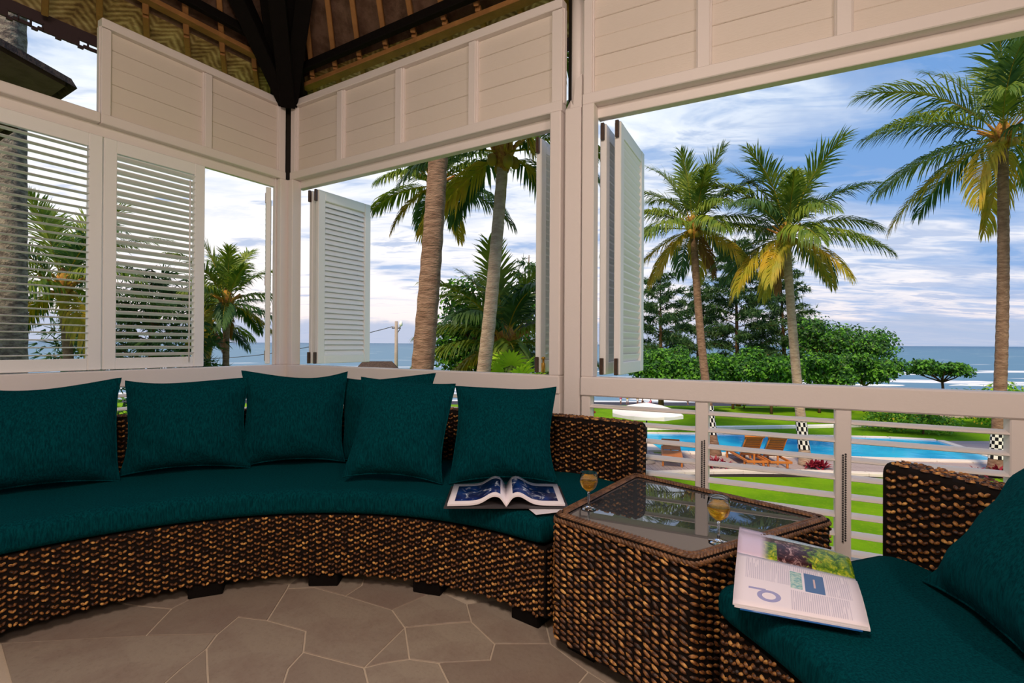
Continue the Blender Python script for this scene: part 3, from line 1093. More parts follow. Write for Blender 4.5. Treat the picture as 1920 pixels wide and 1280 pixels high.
mb.build('fascia', CARVED, ceiling, (Ca.x, Ca.y, Ca.z - 0.005), (0, 0, math.atan2(rdir.y, rdir.x)))

# ------------------------------------------------------------------ louvred shutters
LEAF_W, LZ0, LZ1 = 0.535, SILL_T + 0.006, HEAD - 0.065


def shutter(name, wd, tilt, label, n=29, group=None, rod=False, hinge_side=0, depth=0.046, th=0.009, hinges=True):
    """leaf stands on the sill: local x along its width from the hinge, y its thickness, z up"""
    r = empty(name, label=label, cat='shutter', group=group)
    st, tk = 0.062, 0.034
    for x in (st / 2, wd - st / 2):
        MB().box((x, 0, (LZ0 + LZ1) / 2), (st, tk, LZ1 - LZ0), 0.004).build('stile', SHUTTERWHITE, r)
    zb, zt = 0.905, 2.058
    MB().box((wd / 2, 0, (LZ0 + zb) / 2), (wd - 2 * st, tk - 0.004, zb - LZ0), 0.003).build('bottom_rail', SHUTTERWHITE, r)
    MB().box((wd / 2, 0, (LZ1 + zt) / 2), (wd - 2 * st, tk - 0.004, LZ1 - zt), 0.003).build('top_rail', SHUTTERWHITE, r)
    sm = slat_mesh('slat', wd - 2 * st + 0.004, depth, th, tilt, SHUTTERWHITE)
    pitch = (zt - zb) / n
    for i in range(n):
        link('slat', sm, r, (wd / 2, 0, zb + pitch * (i + 0.5)))
    if rod:
        MB().tube([(wd * 0.82, -0.03, zb - 0.03), (wd * 0.82, -0.03, zt - 0.05)], 0.0045, 8).build('tilt_rod', SHUTTERWHITE, r)
    hx = 0.013 if hinge_side == 0 else wd - 0.013
    for z in ((0.90, 1.45, 2.05) if hinges else ()):
        m_ = MB()
        m_.box((hx, 0.012, z), (0.02, 0.02, 0.075), 0.003)
        m_.tube([(hx, -0.004, z - 0.045), (hx, -0.004, z + 0.045)], 0.006, 8)
        m_.build('hinge', STEEL, r)
    return r


def wl(p0, d, nout, t_, n_): return p0 + d * t_ + nout * n_


outR, outL = -nR, -nL
out2 = Vector((math.sin(KK), math.cos(KK)))
# two closed leaves in the left wall (hinged at their left edges)
def place(o, p, ang):
    o.location = (p.x, p.y, 0)
    o.rotation_euler = (0, 0, ang)


a_l = math.atan2(-dl.y, -dl.x)
s1 = shutter('louvred_shutter', 0.540, -0.42, 'white louvred shutter with tilt rod, closed beside the open gap in the left wall', rod=True)
place(s1, wl(Cc, dl, outL, 1.150, 0.008), a_l)
s2 = shutter('louvred_shutter', 0.540, -0.06, 'white louvred shutter with flat open blades, closed at the left edge of the photo', th=0.007)
place(s2, wl(Cc, dl, outL, 1.696, 0.008), a_l)
s2b = shutter('louvred_shutter', 0.540, -0.06, 'white louvred shutter of the left wall, the farthest from the corner, past the flat-bladed one', th=0.007)
place(s2b, wl(Cc, dl, outL, 2.242, 0.008), a_l)
s3 = shutter('louvred_shutter', 0.48, -0.5, 'white louvred shutter swung out at the corner, seen edge-on beside the narrow open gap')
sd = Vector((-0.430, 0.903))
place(s3, wl(Cc, dl, outL, 0.136, 0.045), math.atan2(sd.y, sd.x))
# folded pairs in the centre and right windows: leaves stand out from the wall at a right angle
TI = -1.0
def folded(p0, d, nout, t_, lab, tilt=TI, wd=0.50):
    o = shutter('louvred_shutter', wd, tilt, lab, depth=0.047, th=0.008, hinges=False)
    place(o, wl(p0, d, nout, t_, 0.085), math.atan2(nout.y, nout.x))
    for z0, z1 in ((LZ0, LZ0 + 0.085), (LZ1 - 0.085, LZ1)):
        MB().box((-0.012, 0, (z0 + z1) / 2), (0.018, 0.018, z1 - z0), 0.002).build('pivot_block', HINGE, o)
    return o


folded(Cc, dr, outR, 0.142, 'white louvred shutter folded edge-on beside the corner post, behind the open one', 1.0)
folded(Cc, dr, outR, 0.212, 'white louvred shutter standing open with its blades facing the middle window', 1.0, 0.51)
folded(Cc, dr, outR, 2.070, 'white louvred shutter folded edge-on at the palm side of the pillar in the middle window')
folded(Cc, dr, outR, 2.170, 'white louvred shutter folded edge-on tight against the pillar in the middle window')
folded(Pp, dr2, out2, 0.126, 'white louvred shutter folded edge-on tight against the pillar in the right window', -1.12)
folded(Pp, dr2, out2, 0.202, 'white louvred shutter standing open on the right window, blades facing the garden palms', -1.12, 0.51)
# brass floor bolt by the pillar
p = wl(Cc, dr, outR, 2.118, 0.06)
m_ = MB()
m_.tube([(0, 0, 0), (0, 0, 0.075)], 0.006, 10)
m_.lathe([(0.0, 0.075), (0.011, 0.075), (0.011, 0.086), (0.0, 0.09)], 12)
m_.box((0, 0.008, 0.03), (0.02, 0.006, 0.05), 0.002)
tag(m_.build('window_bolt', BRASS, None, (p.x, p.y, SILL_T + 0.004)), 'small brass bolt standing on the sill between the folded shutters by the pillar', 'bolt')


def chain(p, z0, z1, label):
    m_ = MB()
    z = z0
    while z < z1:
        m_.lathe([(0.0008, -0.0042), (0.0042, 0.0), (0.0008, 0.0042)], 6, (0, 0, z))
        m_.lathe([(0.0008, -0.0042), (0.0042, 0.0), (0.0008, 0.0042)], 6, (0.011, 0, z + 0.004))
        z += 0.0095
    tag(m_.build('bead_chain', DARKPOLE, None, (p.x, p.y, 0)), label, 'chain')


chain(wl(Pp, dr2, out2, 0.626, -0.040), 0.30, 0.57, 'dark bead chain hanging on the louvre post behind the glass table')
chain(wl(Pp, dr2, out2, 1.156, -0.040), 0.22, 0.57, 'dark bead chain hanging on the louvre post beside the wicker armchair back')

# ------------------------------------------------------------------ curved sofas
def sweep(prof, a0, a1, n=64, c=O2, cap=True):
    """prof: closed loop of (r, z); swept about c from angle a0 to a1 (degrees)"""
    V, F = [], []
    m = len(prof)
    for i in range(n + 1):
        a = math.radians(a0 + (a1 - a0) * i / n)
        for r, z in prof:
            V.append((c.x + r * math.cos(a), c.y + r * math.sin(a), z))
    for i in range(n):
        for k in range(m):
            k2 = (k + 1) % m
            F.append((i * m + k, i * m + k2, (i + 1) * m + k2, (i + 1) * m + k))
    if cap:
        F.append(tuple(range(m))[::-1])
        F.append(tuple(n * m + k for k in range(m)))
    return V, F


def rrect(r0, r1, z0, z1, rad, n=5):
    pts = []
    for cx_, cz_, a0 in ((r1 - rad, z0 + rad, -90), (r1 - rad, z1 - rad, 0), (r0 + rad, z1 - rad, 90), (r0 + rad, z0 + rad, 180)):
        for k in range(n + 1):
            a = math.radians(a0 + 90 * k / n)
            pts.append((cx_ + rad * math.cos(a), cz_ + rad * math.sin(a)))
    return pts


def weave(name, parent, fn, us, vs, pu, pv, L=0.0078, Wd=0.0046, H=0.0080, slant=0.62, mt=WICKER, single=False, seed=1):
    """fn(u, v) -> point, normal, tangent along u, tangent along v; stitches of two slanted strands in staggered columns"""
    g = np.random.default_rng(seed)
    C, T, N = [], [], []
    nu, nv = max(1, round((us[1] - us[0]) / pu)), max(1, round((vs[1] - vs[0]) / pv))
    for i in range(nu):
        for j in range(nv + (i % 2)):
            u = us[0] + (us[1] - us[0]) * (i + 0.5) / nu
            v = vs[0] + (vs[1] - vs[0]) * (j + (0.5 if i % 2 == 0 else 0.0)) / nv
            v = min(max(v, vs[0] + 0.002), vs[1] - 0.002)
            for s in ((1,) if single else (-1, 1)):
                p, n, tu, tv = fn(u + (0 if single else s * pu * 0.21) + g.normal(0, 0.0012), v + g.normal(0, 0.0012))
                sl = slant + g.normal(0, 0.16)
                C.append(p)
                N.append(n)
                T.append(tu * math.cos(sl) + tv * math.sin(sl) * s)
    V, F = lobes(C, T, N, L, Wd, H)
    o = link(name, fast_mesh(name, V, [F[0], F[1]], mt), parent)
    o['kind'] = 'stuff'
    return o


def ring_face(r, sgn):                          # vertical cylinder face; sgn -1 faces the centre
    def f(u, v):
        a = u / r
        c, s = math.cos(a), math.sin(a)
        return np.array((O2.x + r * c, O2.y + r * s, v)), np.array((sgn * c, sgn * s, 0)), np.array((-s, c, 0)), np.array((0, 0, 1.0))
    return f


def radial_face(a, sgn):                        # flat end face at angle a
    c, s = math.cos(a), math.sin(a)
    def f(u, v):
        return np.array((O2.x + u * c, O2.y + u * s, v)), np.array((-s * sgn, c * sgn, 0)), np.array((c, s, 0)), np.array((0, 0, 1.0))
    return f


def ring_top(z):
    def f(u, v):                                # u = arc length at r 1.9, v = radius
        a = u / 1.9
        c, s = math.cos(a), math.sin(a)
        return np.array((O2.x + v * c, O2.y + v * s, z)), np.array((0, 0, 1.0)), np.array((-s, c, 0)), np.array((c, s, 0))
    return f


def curved_sofa(label, a0, a1, r_in, b_in, b_out, seat_top, back_top, feet, end_first=True):
    r = empty('curved_sofa', (0, 0, 0), 0, label, 'sofa')
    A0, A1 = math.radians(a0), math.radians(a1)
    wb = MB().add(*sweep(rrect(r_in, b_out, 0.05, 0.295, 0.012, 2), a0, a1, 72)).build('wicker_base', WICKER_CORE, r)
    weave('base_weave', wb, ring_face(r_in, -1), (A0 * r_in + 0.005, A1 * r_in - 0.005), (0.052, 0.292), 0.0262, 0.0225, seed=2)
    e = A0 if end_first else A1
    weave('base_end_weave', wb, radial_face(e, -1 if end_first else 1), (r_in + 0.01, b_out - 0.01), (0.052, 0.292), 0.0262, 0.0225, seed=3)
    br = MB().add(*sweep(rrect(b_in, b_out, 0.28, back_top, 0.03, 4), a0, a1, 72)).build('backrest', WICKER_CORE, r)
    weave('backrest_weave', br, ring_face(b_in, -1), (A0 * b_in + 0.01, A1 * b_in - 0.01), (seat_top - 0.05, back_top - 0.02), 0.0290, 0.0235, L=0.0088, Wd=0.0050, H=0.0085, seed=4)
    weave('backrest_top_weave', br, ring_top(back_top - 0.002), (A0 * 1.9 + 0.005, A1 * 1.9 - 0.005), (b_in + 0.012, b_out - 0.012), 0.027, 0.021, L=0.0100, seed=5)
    weave('backrest_end_weave', br, radial_face(e, -1 if end_first else 1), (b_in + 0.01, b_out - 0.01), (0.30, back_top - 0.01), 0.024, 0.0225, seed=6)
    g = 0.012 if end_first else 0.0
    # seat pad: soft rounded slab
    pr = rrect(r_in - 0.015, b_in - 0.008, 0.298, seat_top, 0.036, 6)
    V, F = sweep(pr, a0 + 0.5, a1 - 0.5, 90)
    m = len(pr)
    V2 = []
    for i, (x, y, z) in enumerate(V):
        row = i // m
        k = min(row, 90 - row)
        sq = 1.0 if k > 2 else (0.80, 0.93, 0.98)[k]           # round the two ends over
        zc = (0.298 + seat_top) / 2
        z = zc + (z - zc) * sq
        rr = math.hypot(x - O2.x, y - O2.y)
        if z > zc:
            z += 0.004 * math.sin(row * 0.7) * math.sin(rr * 9)
        V2.append((x, y, z))
    MB().add(V2, F, 0, True).build('seat_cushion', TEAL, r)
    for a, rr in feet:
        aa = math.radians(a)
        MB().box((0, 0, 0.026), (0.085, 0.12, 0.052), 0.004).build('foot', BLACKWOOD, r, (O2.x + rr * math.cos(aa), O2.y + rr * math.sin(aa), 0), (0, 0, aa))
    return r


ST = 0.398
curved_sofa('long curved wicker sofa with teal seat pad along the shuttered walls', 47.5, 150, 1.25, 1.875, 1.965, ST, 0.65,
            [(52, 1.30), (72, 1.30), (92, 1.30), (112, 1.30), (142, 1.30), (60, 1.85), (90, 1.85), (120, 1.85), (146, 1.85)])
curved_sofa('curved wicker seat with teal pad at the right edge, holding the open magazine', -62, 20.5, 1.345, 1.955, 2.05, ST, 0.65,
            [(18, 1.42), (-12, 1.42), (-40, 1.42), (17, 1.97), (-12, 1.97), (-40, 1.97)], end_first=False)

# ------------------------------------------------------------------ cushions
def cushion(label, w_, h_, th, pos, face, lean, roll=0.0, seed=1, group=None):
    """stands on its bottom edge at pos; face = direction (xy) its front looks to; lean = backward tilt"""
    r = empty('throw_cushion', pos, math.atan2(face[1], face[0]) + PI / 2, label, 'cushion', group)
    N = 30
    g = np.random.default_rng(seed)
    ph = g.uniform(0, 6, 8)
    V, F = [], []
    def pt(u, v, s):
        pinch_u, pinch_v = 1 - 0.115 * (1 - v * v) ** 1.0, 1 - 0.125 * (1 - u * u) ** 1.0
        x, z = u * w_ / 2 * pinch_u, v * h_ / 2 * pinch_v
        pro = (max(0, 1 - abs(u) ** 2.6) * max(0, 1 - abs(v) ** 2.6)) ** 0.62
        t = th / 2 * pro * (1 + 0.12 * (-v))
        wr = 0.0095 * math.sin(9 * u + 5 * v + ph[0]) * math.sin(7 * v - 3 * u + ph[1]) * (abs(u) ** 2 + abs(v) ** 2) * pro ** 0.4
        wr += 0.008 * math.sin(22 * (u * 0.7 + v * 0.6) + ph[2]) * max(0, v) ** 2 * (1 - v * v) ** 0.5
        wr += 0.011 * math.sin(8.5 * (abs(u) - v) + ph[5] + 2.5 * u) * (abs(u) * max(0, v)) ** 1.1 * pro ** 0.3
        wr += 0.006 * math.sin(11 * (u + 0.5 * v) + ph[6]) * max(0, -v) ** 1.5 * pro ** 0.3
        z += 0.012 * math.sin(2.2 * u + ph[3]) * max(0, v)
        x += 0.008 * math.sin(2.5 * v + ph[4])
        return (x, s * (t + wr), z + h_ / 2)
    for s in (-1, 1):
        for j in range(N + 1):
            for i in range(N + 1):
                V.append(pt(-1 + 2 * i / N, -1 + 2 * j / N, s))
    M = N + 1
    for j in range(N):
        for i in range(N):
            a = j * M + i
            F.append((a, a + 1, a + M + 1, a + M))
            b = a + M * M
            F.append((b, b + M, b + M + 1, b + 1))
    R = Matrix.Rotation(-lean, 4, 'X') @ Matrix.Rotation(roll, 4, 'Y')
    V = [R @ Vector(v) for v in V]
    zmin = min(v.z for v in V)
    V = [(v.x, v.y, v.z - zmin) for v in V]
    cvr = MB().add(V, F, 0, True).build('cover', TEAL, r)
    ring = [j for j in range(N + 1)] + [j * M + N for j in range(1, M)] + [N * M + N - j for j in range(1, M)] + [(N - j) * M for j in range(1, M - 1)]
    MB().tube([V[k] for k in ring] + [V[ring[0]]], 0.0035, 6, cap=False).build('piping', TEAL, cvr)
    return r


def on_ring(a, r_, z=ST + 0.002):
    a = math.radians(a)
    return (O2.x + r_ * math.cos(a), O2.y + r_ * math.sin(a), z)


def toO(a, turn=0.0):
    a = math.radians(a + turn)
    return (-math.cos(a), -math.sin(a))


cushion('teal cushion leaning on the sofa back at the left edge of the photo', 0.52, 0.435, 0.17, on_ring(134, 1.66), toO(134, -4), 0.22, 0.02, 1)
cushion('teal square cushion on the sofa below the louvred shutter with the tilt rod', 0.515, 0.43, 0.16, on_ring(117, 1.68), toO(117, -4), 0.20, 0.02, 2)
cushion('teal cushion below the corner post, third from the left on the long sofa', 0.50, 0.455, 0.17, on_ring(101.6, 1.68), toO(101.6), 0.20, -0.02, 3)
cushion('teal cushion half hidden at the back, behind the slouching cushion', 0.49, 0.435, 0.14, on_ring(87, 1.74), toO(87), 0.18, -0.02, 4)
cushion('teal cushion slouching forward in front of another, its wrinkled top edge creased', 0.43, 0.445, 0.17, on_ring(80.5, 1.36), toO(80.5, 8), 0.30, 0.06, 5)
cushion('teal cushion on the sofa end behind the open picture book', 0.46, 0.435, 0.16, on_ring(62.5, 1.50), toO(62.5, 24), 0.40, -0.03, 6)
cushion('teal cushion leaning on the wicker back at the right edge of the photo', 0.50, 0.46, 0.17, (0.985, 1.055, ST + 0.002), (-0.964, 0.267), 0.60, 0.0, 7)

# ------------------------------------------------------------------ side table
TZ = 0.444
NL, NRr, FRr, FLl = Vector((0.134, 1.655)), Vector((0.470, 1.308)), Vector((1.028, 1.628)), Vector((0.525, 2.185))


def round_poly(P, rad, n=6):
    out = []
    m = len(P)
    for i in range(m):
        a, b, c = P[i - 1], P[i], P[(i + 1) % m]
        d1, d2 = (a - b).normalized(), (c - b).normalized()
        p1, p2 = b + d1 * rad, b + d2 * rad
        for k in range(n + 1):
            t_ = k / n
            out.append(p1 * (1 - t_) ** 2 + b * 2 * t_ * (1 - t_) + p2 * t_ ** 2)
    return out


def inset(P, d):
    m = len(P)
    out = []
    for i in range(m):
        a, b, c = P[i - 1], P[i], P[(i + 1) % m]
        e1, e2 = (b - a).normalized(), (c - b).normalized()
        n1, n2 = Vector((-e1.y, e1.x)), Vector((-e2.y, e2.x))
        h = (n1 + n2).normalized()
        out.append(b + h * (d / max(0.3, h.dot(n1))))
    return out


TBL = [NL, NRr, FRr, FLl]
table = empty('side_table', (0, 0, 0), 0, 'low wicker corner table with a dark glass top between the two curved seats', 'table')
outer = round_poly(TBL, 0.028)
tbody = MB().prism([(p.x, p.y) for p in outer], 0.05, TZ - 0.02).build('wicker_body', WICKER_CORE, table)
inner = round_poly(inset(TBL, 0.032), 0.035)
MB().prism([(p.x, p.y) for p in inner], TZ - 0.021, TZ - 0.010).build('table_bed', TABLEBED, table)
MB().prism([(p.x, p.y) for p in inner], TZ - 0.009, TZ - 0.001, 0, 0.002).build('glass_top', TABLEGLASS, table)


def path_face(P):
    """closed plan outline -> weave surface"""
    seg, acc = [], 0.0
    for i in range(len(P)):
        a, b = P[i], P[(i + 1) % len(P)]
        L = (b - a).length
        if L > 1e-6:
            seg.append((acc, L, a, (b - a) / L))
            acc += L
    def f(u, v):
        u = u % acc
        for s0, L, a, d in seg:
            if u <= s0 + L: break
        p = a + d * (u - s0)
        return np.array((p.x, p.y, v)), np.array((d.y, -d.x, 0)), np.array((d.x, d.y, 0)), np.array((0, 0, 1.0))
    return f, acc


f_, per = path_face(outer)
weave('side_weave', tbody, f_, (0, per), (0.055, TZ - 0.012), 0.0270, 0.0190, L=0.0142, Wd=0.0050, H=0.0062, slant=-0.36, single=True, seed=8)
# plaited rope edge: two rows of slanted strands round the rim, one facing up and one facing out
g = np.random.default_rng(4)
C_, T_, N_ = [], [], []
f1, p1_ = path_face(round_poly(inset(TBL, 0.010), 0.028))
f2, p2_ = path_face(round_poly(inset(TBL, 0.024), 0.034))
for k in range(int(p1_ / 0.0125)):
    u = k * 0.0125
    for fn, sl, tilt in ((f1, 0.7, 0.55), (f2, -0.7, 0.0), (f_, -0.6, 1.25)):
        p, n, tu, tv = fn(u, TZ + (0.004 if tilt < 1 else -0.010))
        up = np.array((0, 0, 1.0))
        nn = up * math.cos(tilt) + n * math.sin(tilt)
        C_.append(p - nn * 0.002)
        N_.append(nn)
        T_.append(tu * math.cos(sl) + np.cross(nn, tu) * math.sin(sl))
V, F = lobes(C_, T_, N_, 0.0135, 0.0062, 0.0085)
o = link('rope_rim', fast_mesh('rope_rim', V, F, ROPE), table)
o['kind'] = 'stuff'
rimc = MB()
ro, ri = outer, inner
n = len(ro)
rimc.add([(p.x, p.y, TZ - 0.03) for p in ro] + [(p.x, p.y, TZ + 0.001) for p in ro] + [(p.x, p.y, TZ + 0.001) for p in ri] + [(p.x, p.y, TZ - 0.03) for p in ri],
         [(a * n + k, a * n + (k + 1) % n, ((a + 1) % 4) * n + (k + 1) % n, ((a + 1) % 4) * n + k) for a in range(4) for k in range(n)])
rim_o = rimc.build('rim', WICKER_CORE, table)
o.parent = rim_o
for p in inset(TBL, 0.09):
    MB().box((0, 0, 0.026), (0.11, 0.08, 0.052), 0.004).build('foot', BLACKWOOD, table, (p.x, p.y, 0), (0, 0, -0.8))

# ------------------------------------------------------------------ wine glasses
def wine_glass(x, y, label, fill, s=1.0):
    r = empty('wine_glass', (x, y, TZ + 0.0005), 0, label, 'glass', None)
    r.scale = (s, s, s)
    bowl = [(0.0, 0.0), (0.026, 0.0), (0.0265, 0.0012), (0.012, 0.004), (0.0042, 0.008), (0.0034, 0.02), (0.0034, 0.048), (0.005, 0.056), (0.014, 0.063),
            (0.024, 0.073), (0.0295, 0.088), (0.030, 0.100), (0.0275, 0.1205), (0.0270, 0.1225), (0.0262, 0.1205), (0.0288, 0.100), (0.0283, 0.088), (0.0230, 0.0742), (0.0135, 0.0645), (0.0, 0.0605)]
    MB().lathe(bowl, 32).build('glass', CLEAR, r)
    zf = fill
    liq = [(0.0, 0.0604), (0.0136, 0.0644), (0.0231, 0.0741)]
    def rad(z): return 0.0231 + (0.0284 - 0.0231) * (z - 0.0741) / (0.088 - 0.0741) if z < 0.088 else 0.0284 + 0.0005 * (z - 0.088) / 0.012
    for z in np.linspace(0.078, zf, 5): liq.append((rad(z), z))
    liq += [(rad(zf) - 0.001, zf - 0.0004), (0.0, zf - 0.0004)]
    MB().lathe(liq, 32).build('wine', WINE, r)
    return r


wine_glass(0.262, 1.722, 'stemmed glass of amber wine at the sofa edge of the glass table', 0.099)
wine_glass(0.585, 1.436, 'stemmed glass of amber wine near the magazine corner of the glass table', 0.097, 1.04)


# ------------------------------------------------------------------ open picture book on the sofa end
def sheet(name, P, mats, parent, nu, nv, th=0.0, uv=True, mat_i=0):
    """P(u, v) -> point; a curved sheet of thickness th (downwards) with uv"""
    V, F, UV = [], [], []
    for j in range(nv + 1):
        for i in range(nu + 1):
            V.append(P(i / nu, j / nv))
    n = nu + 1
    top = []
    for j in range(nv):
        for i in range(nu):
            a = j * n + i
            top.append((a, a + 1, a + n + 1, a + n))
    F = list(top)
    k = len(V)
    V2 = [(v[0], v[1], v[2] - th) for v in V]
    F += [tuple(i + k for i in f[::-1]) for f in top]
    bl = [i for i in range(n)] + [j * n + nu for j in range(1, nv + 1)] + [nv * n + i for i in range(nu - 1, -1, -1)] + [j * n for j in range(nv - 1, 0, -1)]
    for i in range(len(bl)):
        a, b = bl[i], bl[(i + 1) % len(bl)]
        F.append((a, k + a, k + b, b))
    me = bpy.data.meshes.new(name)
    me.from_pydata([tuple(v) for v in V] + [tuple(v) for v in V2], [], F)
    for m_ in mats: me.materials.append(m_)
    mi = [0] * len(top) + [len(mats) - 1] * (len(F) - len(top))
    me.polygons.foreach_set('material_index', mi)
    lay = me.uv_layers.new(name='uv')
    for p in me.polygons:
        for li in p.loop_indices:
            vi = me.loops[li].vertex_index % k
            lay.data[li].uv = ((vi % n) / nu, (vi // n) / nv)
        p.use_smooth = False
    for p in list(me.polygons)[:len(top)]: p.use_smooth = True
    me.update()
    return link(name, me, parent)


bk = empty('open_book', (-0.02, 1.965, ST + 0.008), 0.02, 'open picture book with dark blue sea photographs lying on the sofa end', 'book')
BW, BH = 0.212, 0.262
for s, pm in ((-1, PHOTO_L), (1, PHOTO_R)):
    def cov(u, v, s=s): return (s * (0.004 + (BW + 0.008) * (u if s > 0 else 1 - u)), (v - 0.5) * (BH + 0.012), 0.006)
    sheet('cover', cov, [COVER], bk, 2, 2, 0.005)
    def blk(u, v, s=s):
        q = u if s > 0 else 1 - u
        z = 0.016 + 0.030 * math.exp(-((q - 0.20) / 0.20) ** 2) * (1 if q > 0.0 else 0) + 0.004 * (1 - q)
        if q < 0.12: z = 0.012 + (z - 0.012) * math.sin(q / 0.12 * PI / 2)
        return (s * (BW * q), (v - 0.5) * BH, z)
    sheet('page_block', blk, [pm, PAPER], bk, 26, 2, 0.007)
MB().box((0, 0, 0.004), (0.02, BH + 0.012, 0.006), 0.002).build('spine', COVER, bk)
m_ = MB()
m_.box((0, 0, 0), (0.14, 0.10, 0.0014), 0.0004)
tag(m_.build('loose_paper', PAPER, None, (0.135, 1.845, ST + 0.0062), (0, 0, 0.35)), 'white folded paper sticking out from under the open picture book', 'paper')

# ------------------------------------------------------------------ open magazine, half on the seat pad, half on the table rim
mg = empty('open_magazine', (0, 0, 0), 0, 'open magazine with a landscape photo and a text page, lying against the table edge', 'magazine')
sL, sR = Vector((0.600, 1.352, 0.446)), Vector((0.838, 1.240, 0.428))
bL, bR = Vector((0.492, 1.130, 0.424)), Vector((0.727, 1.036, 0.424))
tL, tR = Vector((0.678, 1.512, 0.456)), Vector((0.910, 1.398, 0.428))
def low(u, v):                                   # v = 1 at the spine
    a, b = bL.lerp(bR, u), sL.lerp(sR, u)
    p = a.lerp(b, v)
    return p + Vector((0, 0, 0.007 * math.sin(PI * v) + 0.004))
sheet('text_page', low, [TEXTPAGE, PAPER], mg, 10, 12, 0.0035)
def low2(u, v):
    p = Vector(low(u, v))
    return p + Vector((0.003, -0.002, -0.0042))
sheet('pages_below', low2, [PAPER], mg, 6, 8, 0.004)
def low3(u, v):
    p = Vector(low(0.06 + 0.9 * u, v))
    return p + Vector((-0.002, -0.004, -0.0090))
sheet('blue_cover', low3, [BLUECOVER], mg, 6, 8, 0.0012)
def upp(u, v):
    a, b = sL.lerp(sR, u), tL.lerp(tR, u)
    p = a.lerp(b, v)
    lift = 0.026 * math.sin(PI * min(1, v * 1.15)) * (0.5 + 0.5 * u) + 0.004
    if u > 0.86: lift -= 0.010 * ((u - 0.86) / 0.14) ** 2 * v
    return p + Vector((0, 0, lift))
sheet('photo_page', upp, [JUNGLE, PAPER], mg, 16, 12, 0.003)
#GARDEN#

# ------------------------------------------------------------------ garden, beach and sea, one storey below
GZ = -2.85                                       # ground level of the garden
SEAZ = -11.6


def gy(v):                                       # depth of the garden-level point at pixel row v
    return (1.0 - GZ) * FPX / (v - 644.5)


def ground(u, v):
    y = gy(v)
    return Vector((at(u, v, y).x, y))


def slab(name, prof, x0, x1, m_, nx=2):
    """terrain strip: profile of (y, z) spread along x, with depth below"""
    V, F = [], []
    for y, z in prof:
        for i in range(nx + 1):
            V.append((x0 + (x1 - x0) * i / nx, y, z))
    k = len(V)
    V += [(a, b, c - 0.4) for a, b, c in V]
    w_ = nx + 1
    for j in range(len(prof) - 1):
        for i in range(nx):
            a = j * w_ + i
            F.append((a, a + 1, a + w_ + 1, a + w_))
            F.append((k + a, k + a + w_, k + a + w_ + 1, k + a + 1))
    n = (len(prof) - 1) * w_
    for j in range(len(prof) - 1):
        a = j * w_
        F += [(a, a + w_, k + a + w_, k + a), (a + nx, k + a + nx, k + a + w_ + nx, a + w_ + nx)]
    for i in range(nx):
        F += [(i, k + i, k + i + 1, i + 1), (n + i, n + i + 1, k + n + i + 1, k + n + i)]
    return tag(MB().add(V, F, 0, False).build(name, m_), kind='structure')


slab('lawn', [(-14, GZ), (5, GZ), (23, GZ), (31, GZ - 0.02), (37, GZ - 0.65), (44, GZ - 1.45)], -60, 70, LAWN, 10)
slab('beach', [(44, GZ - 1.47), (70, GZ - 4.6), (100, GZ - 8.0), (112, SEAZ - 0.1)], -110, 140, SAND, 10)
V = [(-9000, 100, 0), (9000, 100, 0), (14000, 12000, 0), (-14000, 12000, 0)]
o = MB().add(V, [(0, 1, 2, 3)]).build('sea', SEA, None, (0, 0, SEAZ))
tag(o, kind='structure')
# breaking waves: low rounded ridges of surf along the shore
sf = MB()
for k, (y0, amp, wd_) in enumerate(((114, 0.35, 2.2), (123, 0.45, 2.8), (136, 0.5, 3.2), (160, 0.4, 3.0))):
    for x0 in range(-120, 170, 37):
        ln = rs.uniform(15, 27)
        P, Rr = [], []
        for i in range(13):
            t_ = i / 12
            P.append((x0 + ln * t_ + rs.uniform(-1, 1), y0 + 1.8 * math.sin(t_ * 5 + x0) + rs.uniform(-0.3, 0.3), 0.05))
            Rr.append(amp * (0.12 + math.sin(PI * t_) ** 0.6) * rs.uniform(0.7, 1.1))
        sf.tube(P, Rr, 8)
FOAM = mat('sea_foam', (0.85, 0.84, 0.86), 0.8, 0.1)
sf = sf.build('breaking_surf', FOAM, None, (0, 0, SEAZ))
tag(sf, 'white lines of breaking surf rolling onto the dark beach', 'surf', kind='stuff')

# --- pool, its coping and the timber deck
PW = [Vector(p) for p in ((5.35, 18.1), (10.75, 17.35), (16.1, 16.75), (17.0, 20.35), (15.5, 20.85), (9.86, 21.4), (5.3, 21.6))]
pl = MB().prism([(p.x, p.y) for p in PW], GZ - 0.35, GZ + 0.05).build('pool', POOL)
tag(pl, kind='structure')
cp = MB()
for i in range(len(PW)):
    a, b = PW[i], PW[(i + 1) % len(PW)]
    d = (b - a)
    L = d.length
    nrm = Vector((d.y, -d.x)).normalized()
    wdt = 0.34 if i in (0, 1) else (0.25 if i in (2, 3, 4, 5) else 0.5)
    k = max(1, int(L / 0.9))
    for j in range(k):
        m_ = a + d * ((j + 0.5) / k) + nrm * wdt / 2
        MB().box((0, 0, 0), (L / k - 0.012, wdt, 0.12), 0.012).build('coping_stone', COPING, pl, (m_.x, m_.y, GZ + 0.035), (0, 0, math.atan2(d.y, d.x)))
